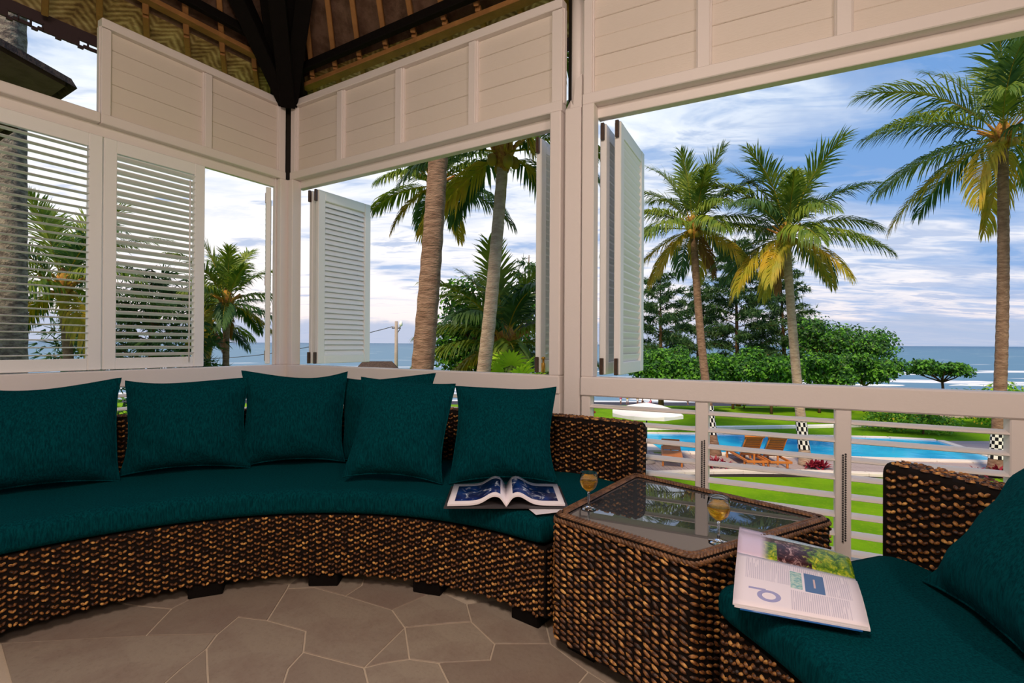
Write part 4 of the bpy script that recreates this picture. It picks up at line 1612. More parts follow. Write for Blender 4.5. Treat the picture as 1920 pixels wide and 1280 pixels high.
# deck boards run towards the pool
dk = MB()
dk.box((11.2, 16.2, GZ - 0.02), (17.6, 2.75, 0.05), 0.01)
deck = tag(dk.build('deck_floor', DARKGAP), kind='structure')
DY0, DY1 = 14.95, 17.55
for i in range(124):
    x = 2.55 + i * 0.14
    yfar = 18.1 - 0.34 - (x - 5.35) * (0.75 / 5.4) if x < 10.75 else 17.35 - 0.34 - (x - 10.75) * (0.6 / 5.35)
    if x < 5.0: yfar = 21.2
    ynear = DY0 + (0.5 * math.sin((x - 3) * 0.35) if x < 13 else 0.2)
    if x > 16.0: yfar = 20.4
    L = yfar - ynear
    MB().box((0, 0, 0), (0.132, L, 0.045), 0.004).build('deck_board', DECKWOOD, deck, (x, (yfar + ynear) / 2, GZ + 0.02 + rs.uniform(-0.002, 0.002)), (0, 0, 0))
# pale edging of the deck and the low white kerb across the lawn
def edging(name, pts, wd_, h_, m_, z=GZ):
    root = MB().box((0, 0, -0.05), (0.05, 0.05, 0.02), 0.004).build(name, m_, None, (pts[0].x, pts[0].y, z))
    tag(root, kind='structure')
    for a, b in zip(pts[:-1], pts[1:]):
        d = b - a
        c = (a + b) / 2
        MB().box((0, 0, h_ / 2), (d.length - 0.01, wd_, h_), 0.012).build('kerb_stone', m_, root, (c.x - pts[0].x, c.y - pts[0].y, 0), (0, 0, math.atan2(d.y, d.x)))
    return root


edging('trim_deck_edge', [Vector((2.4 + i * 0.9, DY0 - 0.16 + 0.5 * math.sin((2.4 + i * 0.9 - 3) * 0.35))) for i in range(13)], 0.26, 0.10, COPING)
edging('trim_lawn_kerb', [Vector((2.0 + i * 1.15, 22.6 + 0.055 * i + 0.9 * (i / 14) ** 2)) for i in range(15)], 0.22, 0.14, CANVAS)

# ------------------------------------------------------------------ palms
def frond_mesh(name, pitch, bend, L, m_, seed, hang=0.45, n=54, wid=0.058, rach=0.022):
    """rachis leaves the crown at the given pitch and arches over; leaflets hang from it in two combs"""
    g = np.random.default_rng(seed)
    S = np.linspace(0, 1, 15)
    ang = np.radians(pitch - bend * S ** 1.25)
    ds = L / 14
    P = np.zeros((15, 3))
    for i in range(1, 15):
        P[i] = P[i - 1] + ds * np.array((math.cos(ang[i - 1]), 0, math.sin(ang[i - 1])))
    P[:, 1] += 0.10 * L * g.uniform(-1, 1) * S ** 2
    V, tri, quad = [], [], []
    # rachis: three-sided tapering stem
    for i in range(15):
        r = rach * (1 - 0.9 * S[i]) + 0.003
        t = np.array((math.cos(ang[i]), 0, math.sin(ang[i])))
        nn = np.array((-t[2], 0, t[0]))
        for a in (0.5, 2.6, 4.7):
            V.append(P[i] + r * (np.array((0, 1, 0)) * math.cos(a) + nn * math.sin(a)))
    for i in range(14):
        for k in range(3):
            quad.append((i * 3 + k, i * 3 + (k + 1) % 3, i * 3 + 3 + (k + 1) % 3, i * 3 + 3 + k))
    nst = len(quad)
    for s in (-1, 1):
        for i in range(n):
            q = 0.13 + 0.87 * (i + g.uniform(-0.3, 0.3)) / n
            q = min(max(q, 0.1), 0.995)
            f = q * 14
            k = min(int(f), 13)
            p = P[k] + (P[k + 1] - P[k]) * (f - k)
            t = np.array((math.cos(ang[k]), 0, math.sin(ang[k])))
            nn = np.array((-t[2], 0, t[0]))
            ll = L * 0.345 * (math.sin(PI * (0.14 + 0.80 * q)) ** 0.7) * g.uniform(0.82, 1.1)
            d = s * np.array((0, 1.0, 0)) * (0.72 - 0.35 * q) + t * (0.50 + 0.55 * q) + nn * 0.22 + g.normal(0, 0.07, 3)
            d /= np.linalg.norm(d)
            d2 = d + np.array((0, 0, -1.0)) * (hang + 0.45 * g.uniform(0, 1))
            d2 /= np.linalg.norm(d2)
            d3 = d2 + np.array((0, 0, -1.0)) * (hang * 1.3)
            d3 /= np.linalg.norm(d3)
            wv = np.cross(d, nn)
            wv = wv / (np.linalg.norm(wv) + 1e-6) * wid * (0.55 + 0.45 * math.sin(PI * q))
            b = len(V)
            p1 = p + d * ll * 0.34
            p2 = p1 + d2 * ll * 0.36
            p3 = p2 + d3 * ll * 0.32
            V += [p - wv * 0.3, p + wv * 0.3, p1 + wv * 0.5, p1 - wv * 0.5, p2 + wv * 0.36, p2 - wv * 0.36, p3]
            quad += [(b, b + 1, b + 2, b + 3), (b + 3, b + 2, b + 4, b + 5)]
            tri.append((b + 5, b + 4, b + 6))
    mats = [m_, PALM_Y] if m_ is not PALM_B else [m_, PALM_B]
    mi = [0] * len(tri) + [1] * nst + [0] * (len(quad) - nst)
    return fast_mesh(name, V, [np.array(tri), np.array(quad)], mats, mi, False)


FR = {}
for L, key in ((2.3, 's'), (3.0, 'm'), (3.9, 'l')):
    FR[key] = [
        [frond_mesh('frond', 80, 30, L * 0.86, PALM_G, 1, 0.12, 44, 0.055), frond_mesh('frond', 72, 45, L * 0.95, PALM_G, 2, 0.18, 46, 0.055)],
        [frond_mesh('frond', 56, 62, L, PALM_G, 3, 0.35), frond_mesh('frond', 48, 58, L, PALM_D, 4, 0.40)],
        [frond_mesh('frond', 32, 55, L, PALM_D, 5, 0.50), frond_mesh('frond', 26, 60, L, PALM_G, 6, 0.55)],
        [frond_mesh('frond', 6, 48, L, PALM_G, 7, 0.65), frond_mesh('frond', -4, 52, L * 0.96, PALM_D, 8, 0.7)],
        [frond_mesh('frond', -24, 42, L * 0.9, PALM_Y, 9, 0.75), frond_mesh('frond', -34, 40, L * 0.8, PALM_Y, 10, 0.8)],
        [frond_mesh('frond', -58, 22, L * 0.6, PALM_B, 11, 0.5, 34)],
    ]


def palm(label, base, top, r0, r1, size, seed, bark=BARK, n=22, bow=0.0, yellow=4, brown=1, spin=0.0, nuts=6, skirt=True, wrap=None, group=None, lean_az=None):
    """coconut palm; base and top of its trunk are points, bow bends it sideways"""
    base, top = Vector(base), Vector(top)
    r = empty('coconut_palm', base, 0, label, 'palm', group)
    rr = random.Random(seed)
    P, Rr = [], []
    H = top - base
    N = max(26, int(H.length * 7))
    side = Vector((1, 0, 0))
    for i in range(N + 1):
        t_ = i / N
        P.append(H * t_ + side * (bow * math.sin(PI * t_)) + Vector((0, 0, 0)))
        flare = 1 + 0.55 * max(0, 1 - t_ * 9) ** 2
        Rr.append((r0 + (r1 - r0) * t_) * flare * (1 + (0.030 if i % 2 else -0.030)))
    MB().tube(P, Rr, 14).build('trunk', bark, r)
    # crown heart: woven fibre and leaf bases
    hb = MB()
    hb.lathe([(r1 * 0.95, -0.30), (r1 * 1.5, -0.08), (r1 * 1.9, 0.12), (r1 * 1.4, 0.36), (r1 * 0.5, 0.60), (0.0, 0.66)], 12)
    for k in range(9):
        a = 2 * PI * k / 9 + rr.uniform(-0.2, 0.2)
        c, s = math.cos(a), math.sin(a)
        hb.tube([(c * r1, s * r1, -0.05), (c * r1 * 2.4, s * r1 * 2.4, 0.22), (c * (r1 * 3 + 0.2), s * (r1 * 3 + 0.2), 0.38)], [r1 * 0.5, r1 * 0.34, 0.03], 6)
    heart = hb.build('crown_heart', COIR, r, tuple(H))
    Fm = FR[size]
    for i in range(n):
        az = spin + i * 2.39996 + rr.uniform(-0.25, 0.25)
        t_ = i / n
        if i < brown: kind = 5
        elif i < brown + yellow: kind = 4
        else: kind = 3 - min(3, int((i - brown - yellow) / max(1, n - brown - yellow) * 4))
        me = rr.choice(Fm[kind])
        off = Vector((math.cos(az), math.sin(az), 0)) * r1 * 0.9
        s = rr.uniform(0.86, 1.08)
        link('frond', me, r, tuple(H + off + Vector((0, 0, 0.05 + 0.25 * (3 - min(kind, 3)) / 3))), (rr.uniform(-0.12, 0.12), 0, az), (s, s, s))
    for k in range(nuts):
        a = 2 * PI * k / max(1, nuts) + 0.4
        c, s = math.cos(a), math.sin(a)
        q = r1 * 1.9 + 0.03
        MB().lathe([(0.0, -0.13), (0.07, -0.09), (0.095, -0.01), (0.075, 0.08), (0.0, 0.12)], 10).build('coconut', NUT, heart, (c * q, s * q, -0.10 - 0.07 * (k % 2)), (rr.uniform(-0.3, 0.3), rr.uniform(-0.3, 0.3), 0))
    if wrap:                                      # chequered cloth tied round the trunk, z from the base
        z0, z1, off = wrap
        cols, rows = 14, 7
        mb_ = MB()
        for j in range(rows):
            za, zb_ = z0 + (z1 - z0) * j / rows, z0 + (z1 - z0) * (j + 1) / rows
            for k in range(cols):
                a0, a1 = 2 * PI * k / cols, 2 * PI * (k + 1) / cols
                Vq = []
                for z, a in ((za, a0), (za, a1), (zb_, a1), (zb_, a0)):
                    t_ = z / H.z
                    c_ = H * t_ + side * (bow * math.sin(PI * t_))
                    rad = (r0 + (r1 - r0) * t_) * (1.10 + 0.55 * max(0, 1 - t_ * 9) ** 2)
                    Vq.append((c_.x + rad * math.cos(a), c_.y + rad * math.sin(a), c_.z))
                mb_.add(Vq, [(0, 1, 2, 3)], (j + k) % 2)
        mb_.build('chequered_cloth', [POLENG_W, POLENG_B], r)
    return r


def P3(u, v, y): return at(u, v, y)


def gnd(u, y, z=GZ): return Vector((at(u, 640, y).x, y, z))


# garden palms in the right window
palm('coconut palm left of the pair in the right window, leaning trunk behind the louvre post', gnd(1342, 17.6), P3(1300, 432, 17.6), 0.15, 0.115, 'm', 11, BARK, 28, -0.10, 6, 1, 0.4, 7, wrap=(0.75, 1.75, 0))
palm('coconut palm right of the pair in the right window, standing on the pool deck', gnd(1512, 16.2), P3(1474, 448, 16.2), 0.155, 0.115, 'm', 12, BARK_P, 28, -0.05, 6, 1, 1.6, 7, wrap=(0.55, 1.55, 0))
palm('tallest coconut palm in the right window, rising past the top right of the photo', gnd(1868, 15.2), P3(1880, 262, 15.2), 0.165, 0.125, 'l', 13, BARK, 28, 0.10, 5, 0, 2.5, 7, wrap=(0.50, 1.25, 0))
# middle window
palm('thick brown palm trunk leaning through the middle window, its crown above the wall', Vector((at(752, 640, 7.4).x, 7.4, GZ)), P3(838, 24, 7.4), 0.190, 0.125, 'm', 14, BARK, 18, 0.06, 2, 0, 0.3, 5)
palm('far coconut palm whose crown shows behind the thick brown trunk', gnd(772, 13.5), P3(818, 352, 13.5), 0.14, 0.11, 's', 15, BARK_P, 20, 0.05, 2, 0, 0.9, 5)
palm('pale slender leaning palm in front of the leafy tree in the middle window', gnd(862, 9.2), P3(944, 292, 9.2), 0.150, 0.100, 's', 16, BARK_P, 20, 0.08, 2, 0, 0.15, 4)
palm('short young coconut palm with upright fronds and orange base beside the leafy tree', gnd(950, 11.6), P3(947, 648, 11.6), 0.16, 0.13, 's', 17, BARK, 30, 0.0, 6, 3, 2.4, 0)
# left wall
palm('small palm with wind-blown fronds in the narrow open gap', gnd(420, 17.5), P3(425, 572, 17.5), 0.11, 0.10, 's', 18, BARK, 20, 0.02, 2, 1, 2.1, 3)
palm('small palm at the edge of the tilt-rod shutter, left of the wind-blown one', gnd(396, 19.5), P3(388, 612, 19.5), 0.11, 0.10, 's', 19, BARK, 18, 0.0, 2, 1, 0.2, 3)
palm('leafy palm behind the flat-bladed shutter at the left', gnd(142, 14.0), P3(118, 545, 14.0), 0.13, 0.11, 'm', 20, BARK, 22, 0.04, 2, 1, 1.0, 4)
palm('big grey mottled palm trunk behind the flat-bladed shutter, crown above the roof line', Vector((at(28, 640, 6.8).x, 6.8, GZ)), P3(24, -330, 6.8), 0.165, 0.135, 'm', 21, BARK_G, 16, 0.0, 2, 0, 0.5, 4)


# ------------------------------------------------------------------ leafy trees and bushes
def leaf_cloud(name, blobs, n, size, mats, seed, parent, shell=0.55, flat=0.35, weights=None, droop=0.0):
    """n separate leaves spread through ellipsoids (centre, radii); each a folded blade of two faces"""
    g = np.random.default_rng(seed)
    vol = np.array([b[1][0] * b[1][1] * b[1][2] for b in blobs]) ** 0.7
    pick = g.choice(len(blobs), n, p=vol / vol.sum())
    c = np.array([b[0] for b in blobs])[pick]
    rad = np.array([b[1] for b in blobs])[pick]
    d = g.normal(0, 1, (n, 3))
    d /= np.linalg.norm(d, axis=1)[:, None]
    rr = (shell + (1 - shell) * g.random(n)) ** 0.8
    p = c + d * rad * rr[:, None]
    nz = d * (1 - flat) + np.array((0, 0, 1.0)) * flat + g.normal(0, 0.35, (n, 3))
    nz /= np.linalg.norm(nz, axis=1)[:, None]
    t = np.cross(nz, g.normal(0, 1, (n, 3)))
    t[:, 2] -= droop
    t /= np.linalg.norm(t, axis=1)[:, None]
    b = np.cross(nz, t)
    s = size * g.uniform(0.65, 1.25, n)[:, None]
    V = np.stack([p, p + t * s * 0.5 + b * s * 0.30 + nz * s * 0.10, p + t * s * 1.05, p + t * s * 0.5 - b * s * 0.30 + nz * s * 0.10], 1).reshape(-1, 3)
    k = (np.arange(n) * 4)[:, None]
    tri = np.concatenate([k + np.array((0, 1, 2)), k + np.array((0, 2, 3))], 1).reshape(-1, 3)
    mi = np.repeat(g.choice(len(mats), n, p=weights), 2)
    o = link(name, fast_mesh(name, V, [tri], mats, mi, False), parent)
    o['kind'] = 'stuff'
    return o


def broad_tree(name, label, base, blobs, n, size, mats, seed, cat='tree', trunk_r=0.09, weights=None, group=None, shell=0.45):
    r = empty(name, base, 0, label, cat, group)
    base = Vector(base)
    rr = random.Random(seed)
    bl = [((Vector(c) - base), rad) for c, rad in blobs]
    mc = sum((b[0] for b in bl), Vector((0, 0, 0))) / len(bl)
    m_ = MB()
    fork = Vector((mc.x * 0.55, mc.y * 0.55, max(0.25, (mc.z - max(b[1][2] for b in bl)) * 0.8)))
    m_.tube([(0, 0, -0.1), (fork.x * 0.4 + 0.04, fork.y * 0.4, fork.z * 0.5), tuple(fork)], [trunk_r * 1.2, trunk_r, trunk_r * 0.85], 8)
    for c, rad in bl:
        mid = fork.lerp(c, 0.55) + Vector((rr.uniform(-0.1, 0.1), rr.uniform(-0.1, 0.1), -0.08))
        m_.tube([tuple(fork), tuple(mid), tuple(c)], [trunk_r * 0.6, trunk_r * 0.42, trunk_r * 0.15], 6)
        for q in range(3):
            e = c + Vector((rr.uniform(-1, 1) * rad[0], rr.uniform(-1, 1) * rad[1], rr.uniform(-0.2, 0.9) * rad[2])) * 0.75
            m_.tube([tuple(mid), tuple(mid.lerp(e, 0.6)), tuple(e)], [trunk_r * 0.3, trunk_r * 0.2, trunk_r * 0.07], 5)
    m_.build('trunk', TWIG, r)
    leaf_cloud('foliage', [(tuple(c), rad) for c, rad in bl], n, size, mats, seed, r, shell, weights=weights)
    return r


def blobs_around(c, R, n, seed, k=0.5):
    g = random.Random(seed)
    out = [(c, (R[0] * 0.62, R[1] * 0.62, R[2] * 0.62))]
    for i in range(n):
        a = 2 * PI * i / n + g.uniform(-0.4, 0.4)
        e = g.uniform(-0.35, 0.75)
        q = g.uniform(0.55, 0.8)
        s = g.uniform(0.32, 0.5)
        out.append((Vector((c[0] + math.cos(a) * R[0] * q, c[1] + math.sin(a) * R[1] * q, c[2] + e * R[2] * 0.75)), (R[0] * s, R[1] * s, R[2] * s)))
    return out


# dense leafy tree in the middle window
c = P3(905, 628, 13.6)
broad_tree('leafy_tree', 'dense round leafy tree behind the pale slender palm in the middle window', gnd(905, 13.6), blobs_around(c, (1.25, 1.1, 1.55), 12, 5) + [(P3(860, 655, 13.4), (0.6, 0.6, 0.75)), (P3(925, 690, 13.4), (1.2, 0.8, 0.9))],
           8500, 0.14, [LEAF_B, LEAF_A, PALM_G], 31, weights=[0.55, 0.40, 0.05])
# wispy casuarina behind the pillar
# row of sea almonds along the top of the beach
rowg = 'sea almond trees along the beach edge'
for i, (u, v, y, R, nn, lab) in enumerate((
        (1235, 684, 30.0, (2.0, 1.5, 1.45), 5200, 'leafy beach tree at the left end of the row, beside the open shutter'),
        (1300, 700, 28.0, (1.8, 1.4, 1.25), 4600, 'low leafy beach tree seen between the open shutter and the first pair palm trunk'),
        (1368, 690, 30.5, (2.0, 1.5, 1.4), 5200, 'leafy beach tree just right of the first pair palm trunk'),
        (1440, 702, 28.5, (1.9, 1.5, 1.25), 5000, 'leafy beach tree just left of the deck palm trunk'),
        (1530, 698, 29.0, (2.0, 1.5, 1.3), 5200, 'leafy beach tree just right of the deck palm trunk'),
        (1615, 696, 29.5, (2.0, 1.5, 1.25), 4800, 'wide leafy beach tree below the tall dark green clump'),
        (1763, 692, 30.0, (1.75, 1.3, 0.60), 2600, 'flat-topped leafy beach tree standing apart at the right'))):
    c = P3(u, v, y)
    z = GZ - max(0, (y - 31) * 0.1)
    broad_tree('beach_almond_tree', lab, Vector((c.x + 0.2, y, z)), blobs_around(c, R, 9, 40 + i), int(nn * 1.15), 0.20, [LEAF_A, LEAF_B], 50 + i, weights=[0.58, 0.42], group=rowg, trunk_r=0.075, shell=0.3)
c = P3(1578, 640, 33)
broad_tree('leafy_tree', 'tall dark green feathery tree right of the deck palm, behind the almond row', Vector((c.x, 33, GZ - 0.2)), blobs_around(c, (3.3, 2.2, 1.95), 14, 9), 7600, 0.22, [LEAF_B, NEEDLE, LEAF_A], 61, trunk_r=0.16, weights=[0.35, 0.25, 0.40], shell=0.15)


# casuarinas: bare leader, rising limbs, hanging sprays of needles
def casuarina(label, base, top, spread, seed, n_limb=34, dens=150, group=None, lo=0.22):
    dens = int(dens * 0.52)
    base, top = Vector(base), Vector(top)
    r = empty('casuarina_tree', base, 0, label, 'tree', group)
    g = np.random.default_rng(seed)
    H = top - base
    m_ = MB()
    m_.tube([tuple(H * t_) for t_ in (0, 0.25, 0.5, 0.75, 1.0)], [0.20, 0.16, 0.11, 0.06, 0.015], 8)
    C, D = [], []
    for i in range(n_limb):
        t_ = lo + (0.97 - lo) * (i / n_limb) ** 0.9
        az = i * 2.39996 + g.uniform(-0.3, 0.3)
        Lm = spread * (1.02 - t_) ** 0.62 * g.uniform(0.7, 1.15) + 0.25
        p0 = H * t_
        d = Vector((math.cos(az), math.sin(az), g.uniform(0.12, 0.5)))
        p1 = p0 + d * Lm * 0.55
        p2 = p1 + Vector((math.cos(az), math.sin(az), g.uniform(-0.1, 0.35))) * Lm * 0.5
        m_.tube([tuple(p0), tuple(p1), tuple(p2)], [0.055 * (1.1 - t_), 0.035 * (1.1 - t_), 0.008], 5)
        k = int(dens * Lm / spread * 1.6)
        for _ in range(k):
            q = g.uniform(0.22, 1.0)
            p = p0.lerp(p1, q / 0.55) if q < 0.55 else p1.lerp(p2, (q - 0.55) / 0.45)
            clump = g.normal(0, 0.10 + 0.16 * Lm * 0.25, 3)
            clump[2] *= 0.55
            C.append(np.array(p) + clump)
            D.append(np.array((d.x, d.y, 0)) * 0.5 + g.normal(0, 0.55, 3) + np.array((0, 0, -0.15)))
    m_.build('trunk', TWIG, r)
    C, D = np.array(C), np.array(D)
    n = len(C)
    D /= np.linalg.norm(D, axis=1)[:, None]
    V, tri = [], []
    ks = 4
    for k in range(ks):                           # four needles per spray
        d = D + g.normal(0, 0.35, (n, 3))
        d[:, 2] -= 0.15
        d /= np.linalg.norm(d, axis=1)[:, None]
        s = np.cross(d, g.normal(0, 1, (n, 3)))
        s /= np.linalg.norm(s, axis=1)[:, None]
        L = g.uniform(0.22, 0.50, n)[:, None]
        V.append(np.stack([C - s * 0.032, C + s * 0.032, C + d * L], 1))
    V = np.concatenate(V, 0).reshape(-1, 3)
    tri = np.arange(len(V)).reshape(-1, 3)
    o = link('needles', fast_mesh('needles', V, [tri], [NEEDLE], None, False), r)
    o['kind'] = 'stuff'
    return r


casuarina('tall casuarina just right of the open shutter in the right window', gnd(1240, 35, GZ - 0.4), P3(1238, 505, 35), 3.0, 71, 34, 210)
casuarina('tallest casuarina, between the two pair palms in the right window', gnd(1385, 36, GZ - 0.5), P3(1378, 440, 36), 3.9, 72, 46, 260)
casuarina('casuarina right behind the deck palm trunk in the right window', gnd(1475, 37, GZ - 0.6), P3(1462, 478, 37), 3.2, 73, 40, 230)
casuarina('casuarina between the first pair palm and the open shutter, set back', gnd(1310, 38, GZ - 0.7), P3(1308, 520, 38), 3.0, 75, 30, 200)
casuarina('wispy pale casuarina behind the short young palm in the middle window', gnd(985, 24), P3(992, 478, 24), 2.0, 74, 26, 60, lo=0.4)
casuarina('sparse casuarina behind the tilt-rod shutter', gnd(285, 16), P3(285, 500, 16), 2.3, 76, 30, 70, lo=0.35)
casuarina('sparse casuarina behind the flat-bladed shutter, right of the leafy palm', gnd(185, 18), P3(170, 520, 18), 2.2, 77, 26, 60, lo=0.35)

# low planting
def bush(label, u, v, y, R, n, size, mats, seed, group=None, weights=None, z=None, name='bush'):
    c = P3(u, v, y)
    zb = GZ if z is None else z
    base = Vector((c.x, y, zb))
    return broad_tree(name, label, base, blobs_around(Vector((c.x, y, zb + R[2] * 0.75)), R, 8, seed), n, size, mats, seed, cat='bush', trunk_r=0.04, weights=weights, group=group, shell=0.3)


for i, (u, y, lab) in enumerate(((1395, 31.5, 'low green beach bush below the first pair palm'), (1455, 32.5, 'low green beach bush between the pair palm trunks'), (1535, 32.0, 'low green beach bush right of the deck palm trunk'),
                                 (1600, 32.5, 'low green beach bush behind the third louvre bay post'), (1660, 32.0, 'low green beach bush at the left of the dark garden hut'))):
    bush(lab, u, 760, y, (1.3, 0.7, 0.75), 1500, 0.2, [LEAF_A, LEAF_L, LEAF_B], 80 + i, 'low bushes along the beach edge', [0.6, 0.2, 0.2])
bush('yellow-green shrub bed at the far right corner of the pool', 1730, 800, 22.2, (1.5, 0.8, 0.85), 2600, 0.13, [LEAF_A, LEAF_L, YELLOWFLOWER], 90, None, [0.62, 0.33, 0.05])
bush('yellow-green shrub behind the far pool edge, left of the dark hut', 1668, 800, 23.0, (1.3, 0.7, 0.75), 2000, 0.13, [LEAF_A, LEAF_L, YELLOWFLOWER], 91, None, [0.62, 0.33, 0.05])
bush('flowering green bush beside the tallest palm trunk, above the rail', 1868, 728, 24, (2.4, 1.0, 1.25), 3600, 0.17, [LEAF_A, LEAF_L, YELLOWFLOWER], 92, None, [0.60, 0.30, 0.10])
bush('leafy bush behind the flat-bladed shutter, under the leafy palm', 110, 660, 13.0, (1.6, 1.0, 1.95), 4200, 0.16, [LEAF_B, LEAF_A], 93, None, [0.6, 0.4])
bush('leafy bush behind the tilt-rod shutter, under the sparse casuarina', 290, 660, 15.0, (1.3, 0.9, 1.75), 3000, 0.16, [LEAF_B, LEAF_A], 94, None, [0.6, 0.4])


def red_plant(label, x, y, seed):
    r = empty('red_cordyline', (x, y, GZ), 0, label, 'plant', None)
    g = np.random.default_rng(seed)
    for q in range(4):
        cx_, cy_ = g.uniform(-0.45, 0.45), g.uniform(-0.2, 0.2)
        V, F = [], []
        for k in range(22):
            az = k * 2.4 + g.uniform(-0.2, 0.2)
            el = math.radians(g.uniform(10, 80))
            L = g.uniform(0.28, 0.46)
            d = np.array((math.cos(az) * math.cos(el), math.sin(az) * math.cos(el), math.sin(el)))
            s = np.array((-math.sin(az), math.cos(az), 0)) * 0.035
            b = len(V)
            p0 = np.array((cx_, cy_, 0.06))
            p1, p2 = p0 + d * L * 0.6, p0 + d * L + np.array((0, 0, -0.10))
            V += [p0 - s * 0.4, p0 + s * 0.4, p1 + s, p1 - s, p2]
            F += [(b, b + 1, b + 2, b + 3), (b + 3, b + 2, b + 4)]
        MB().add(V, F).build('leaf_rosette', REDLEAF, r)
    return r


red_plant('red-leaved plant at the foot of the deck palm', gnd(1530, 15.5).x, 15.55, 1)
red_plant('red-leaved plant at the foot of the left pair palm', gnd(1345, 15.9).x, 15.9, 2)
red_plant('red-leaved plant at the foot of the tallest palm', gnd(1850, 15.0).x, 15.0, 3)

# bright fan palm below the middle window
fp = empty('fan_palm', gnd(960, 9.6), 0, 'bright lime fan palm at the foot of the middle window', 'palm')
g = np.random.default_rng(12)
for i in range(16):
    az = i * 2.4
    el = math.radians(58 + 28 * (i / 16))
    Ls = 2.75 + 0.75 * (i / 16)
    d = Vector((math.cos(az) * math.cos(el) * 0.55, math.sin(az) * math.cos(el) * 0.55, 0.35 + math.sin(el)))
    d.normalize()
    tip = d * Ls
    m_ = MB()
    m_.tube([(0, 0, 0.1), tuple(tip * 0.5), tuple(tip)], [0.02, 0.014, 0.009], 5, 1)
    V, F = [], []
    out = Vector((math.cos(az), math.sin(az), 0))
    sd = Vector((-math.sin(az), math.cos(az), 0))
    up = (d * 0.75 + out * 0.5).normalized()
    for k in range(19):
        a = math.radians(-105 + 210 * k / 18)
        dd = (up * math.cos(a) + sd * math.sin(a)).normalized()
        wv = (up * -math.sin(a) + sd * math.cos(a)) * 0.030
        L = 0.46 * (0.8 + 0.2 * math.cos(a))
        b = len(V)
        q1 = tip + dd * L * 0.6 + Vector((0, 0, 0.012 if k % 2 else -0.012))
        q2 = tip + dd * L + Vector((0, 0, -0.07))
        V += [tip - wv * 0.2, tip + wv * 0.2, q1 + wv, q1 - wv, q2]
        F += [(b, b + 1, b + 2, b + 3), (b + 3, b + 2, b + 4)]
    m_.add(V, F, 0)
    m_.build('fan_leaf', [LEAF_L, LEAF_A], fp)

# ------------------------------------------------------------------ loungers, parasol
def lounger(label, x, y, rz, pad, back=0.95):
    r = empty('sun_lounger', (x, y, GZ + 0.042), rz, label, 'lounger', None)
    # local y runs from the foot (0) to the head (1.95)
    for sx in (-0.29, 0.29):
        MB().box((sx, 0.95, 0.27), (0.05, 1.9, 0.07), 0.006).build('side_rail', TEAK, r)
    for yy in (0.02, 1.88):
        MB().box((0, yy, 0.27), (0.53, 0.05, 0.07), 0.006).build('end_rail', TEAK, r)
    for sx in (-0.28, 0.28):
        for yy in (0.12, 1.62):
            MB().box((sx, yy, 0.125), (0.06, 0.06, 0.25), 0.006).build('leg', TEAK, r)
    sm = MB().box((0, 0, 0), (0.54, 0.075, 0.02), 0.003).mesh('slat', TEAK)
    for i in range(11):
        link('slat', sm, r, (0, 0.09 + i * 0.098, 0.300))
    ca, sa = math.cos(back), math.sin(back)
    for i in range(8):
        q = 0.06 + i * 0.098
        link('slat', sm, r, (0, 1.18 + q * ca, 0.31 + q * sa), (back, 0, 0))
    for sx in (-0.25, 0.25):
        MB().tube([(sx, 1.18, 0.295), (sx, 1.18 + 0.84 * ca, 0.295 + 0.84 * sa)], 0.018, 6).build('back_rail', TEAK, r)
    MB().box((0, 1.18 + 0.83 * ca, 0.31 + 0.83 * sa), (0.6, 0.05, 0.06), 0.006, Matrix.Rotation(back, 3, 'X')).build('head_rail', TEAK, r)
    MB().box((0, 1.62, 0.30), (0.05, 0.05, 0.34), 0.006).build('prop', TEAK, r)
    if pad:
        m_ = MB()
        m_.box((0, 0.60, 0.345), (0.56, 1.16, 0.07), 0.02)
        m_.box((0, 1.20 + 0.40 * ca - 0.045 * sa, 0.34 + 0.40 * sa + 0.045 * ca), (0.56, 0.80, 0.07), 0.02, Matrix.Rotation(back, 3, 'X'))
        m_.build('pad', BLUEPAD, r)
    return r


lounger('bare orange teak lounger on the deck behind the first louvre bay', gnd(1262, 15.75).x, 15.75, -0.27, False, 0.22)
lounger('teak lounger with a blue pad facing the pool, left of the two together', gnd(1374, 17.45).x, 17.3, PI - 0.06, True)
lounger('teak lounger with a blue pad facing the pool, nearer the deck palm', gnd(1416, 17.4).x, 17.2, PI - 0.10, True)

px = gnd(1213, 16.4)
um = empty('parasol', (px.x, px.y, GZ + 0.042), 0, 'white canvas parasol on a dark pole beside the pool', 'parasol')
MB().tube([(0, 0, 0.0), (0, 0, 1.85)], 0.024, 10).build('pole', DARKPOLE, um)
MB().lathe([(0.0, 0.07), (0.06, 0.07), (0.26, 0.05), (0.28, 0.0), (0.0, 0.0)], 20).build('base', CONCRETE, um)
V, F = [], []
nseg = 8
for ring_, (rr_, z) in enumerate(((0.0, 1.93), (0.55, 1.82), (1.16, 1.62), (1.16, 1.50))):
    for k in range(nseg * 4):
        a = 2 * PI * k / (nseg * 4) + 0.2
        loc_ = (k % 4) / 4
        sag = 1 - 0.075 * math.sin(PI * loc_) * (rr_ / 1.16)
        scal = 0.035 * math.sin(PI * loc_) if ring_ == 3 else 0
        V.append((rr_ * math.cos(a) * sag, rr_ * math.sin(a) * sag, z + scal - 0.03 * math.sin(PI * loc_) * (rr_ / 1.16)))
m4 = nseg * 4
for i in range(3):
    for k in range(m4):
        F.append((i * m4 + k, i * m4 + (k + 1) % m4, (i + 1) * m4 + (k + 1) % m4, (i + 1) * m4 + k))
cano = MB().add(V, F).build('canopy', CANVAS, um)
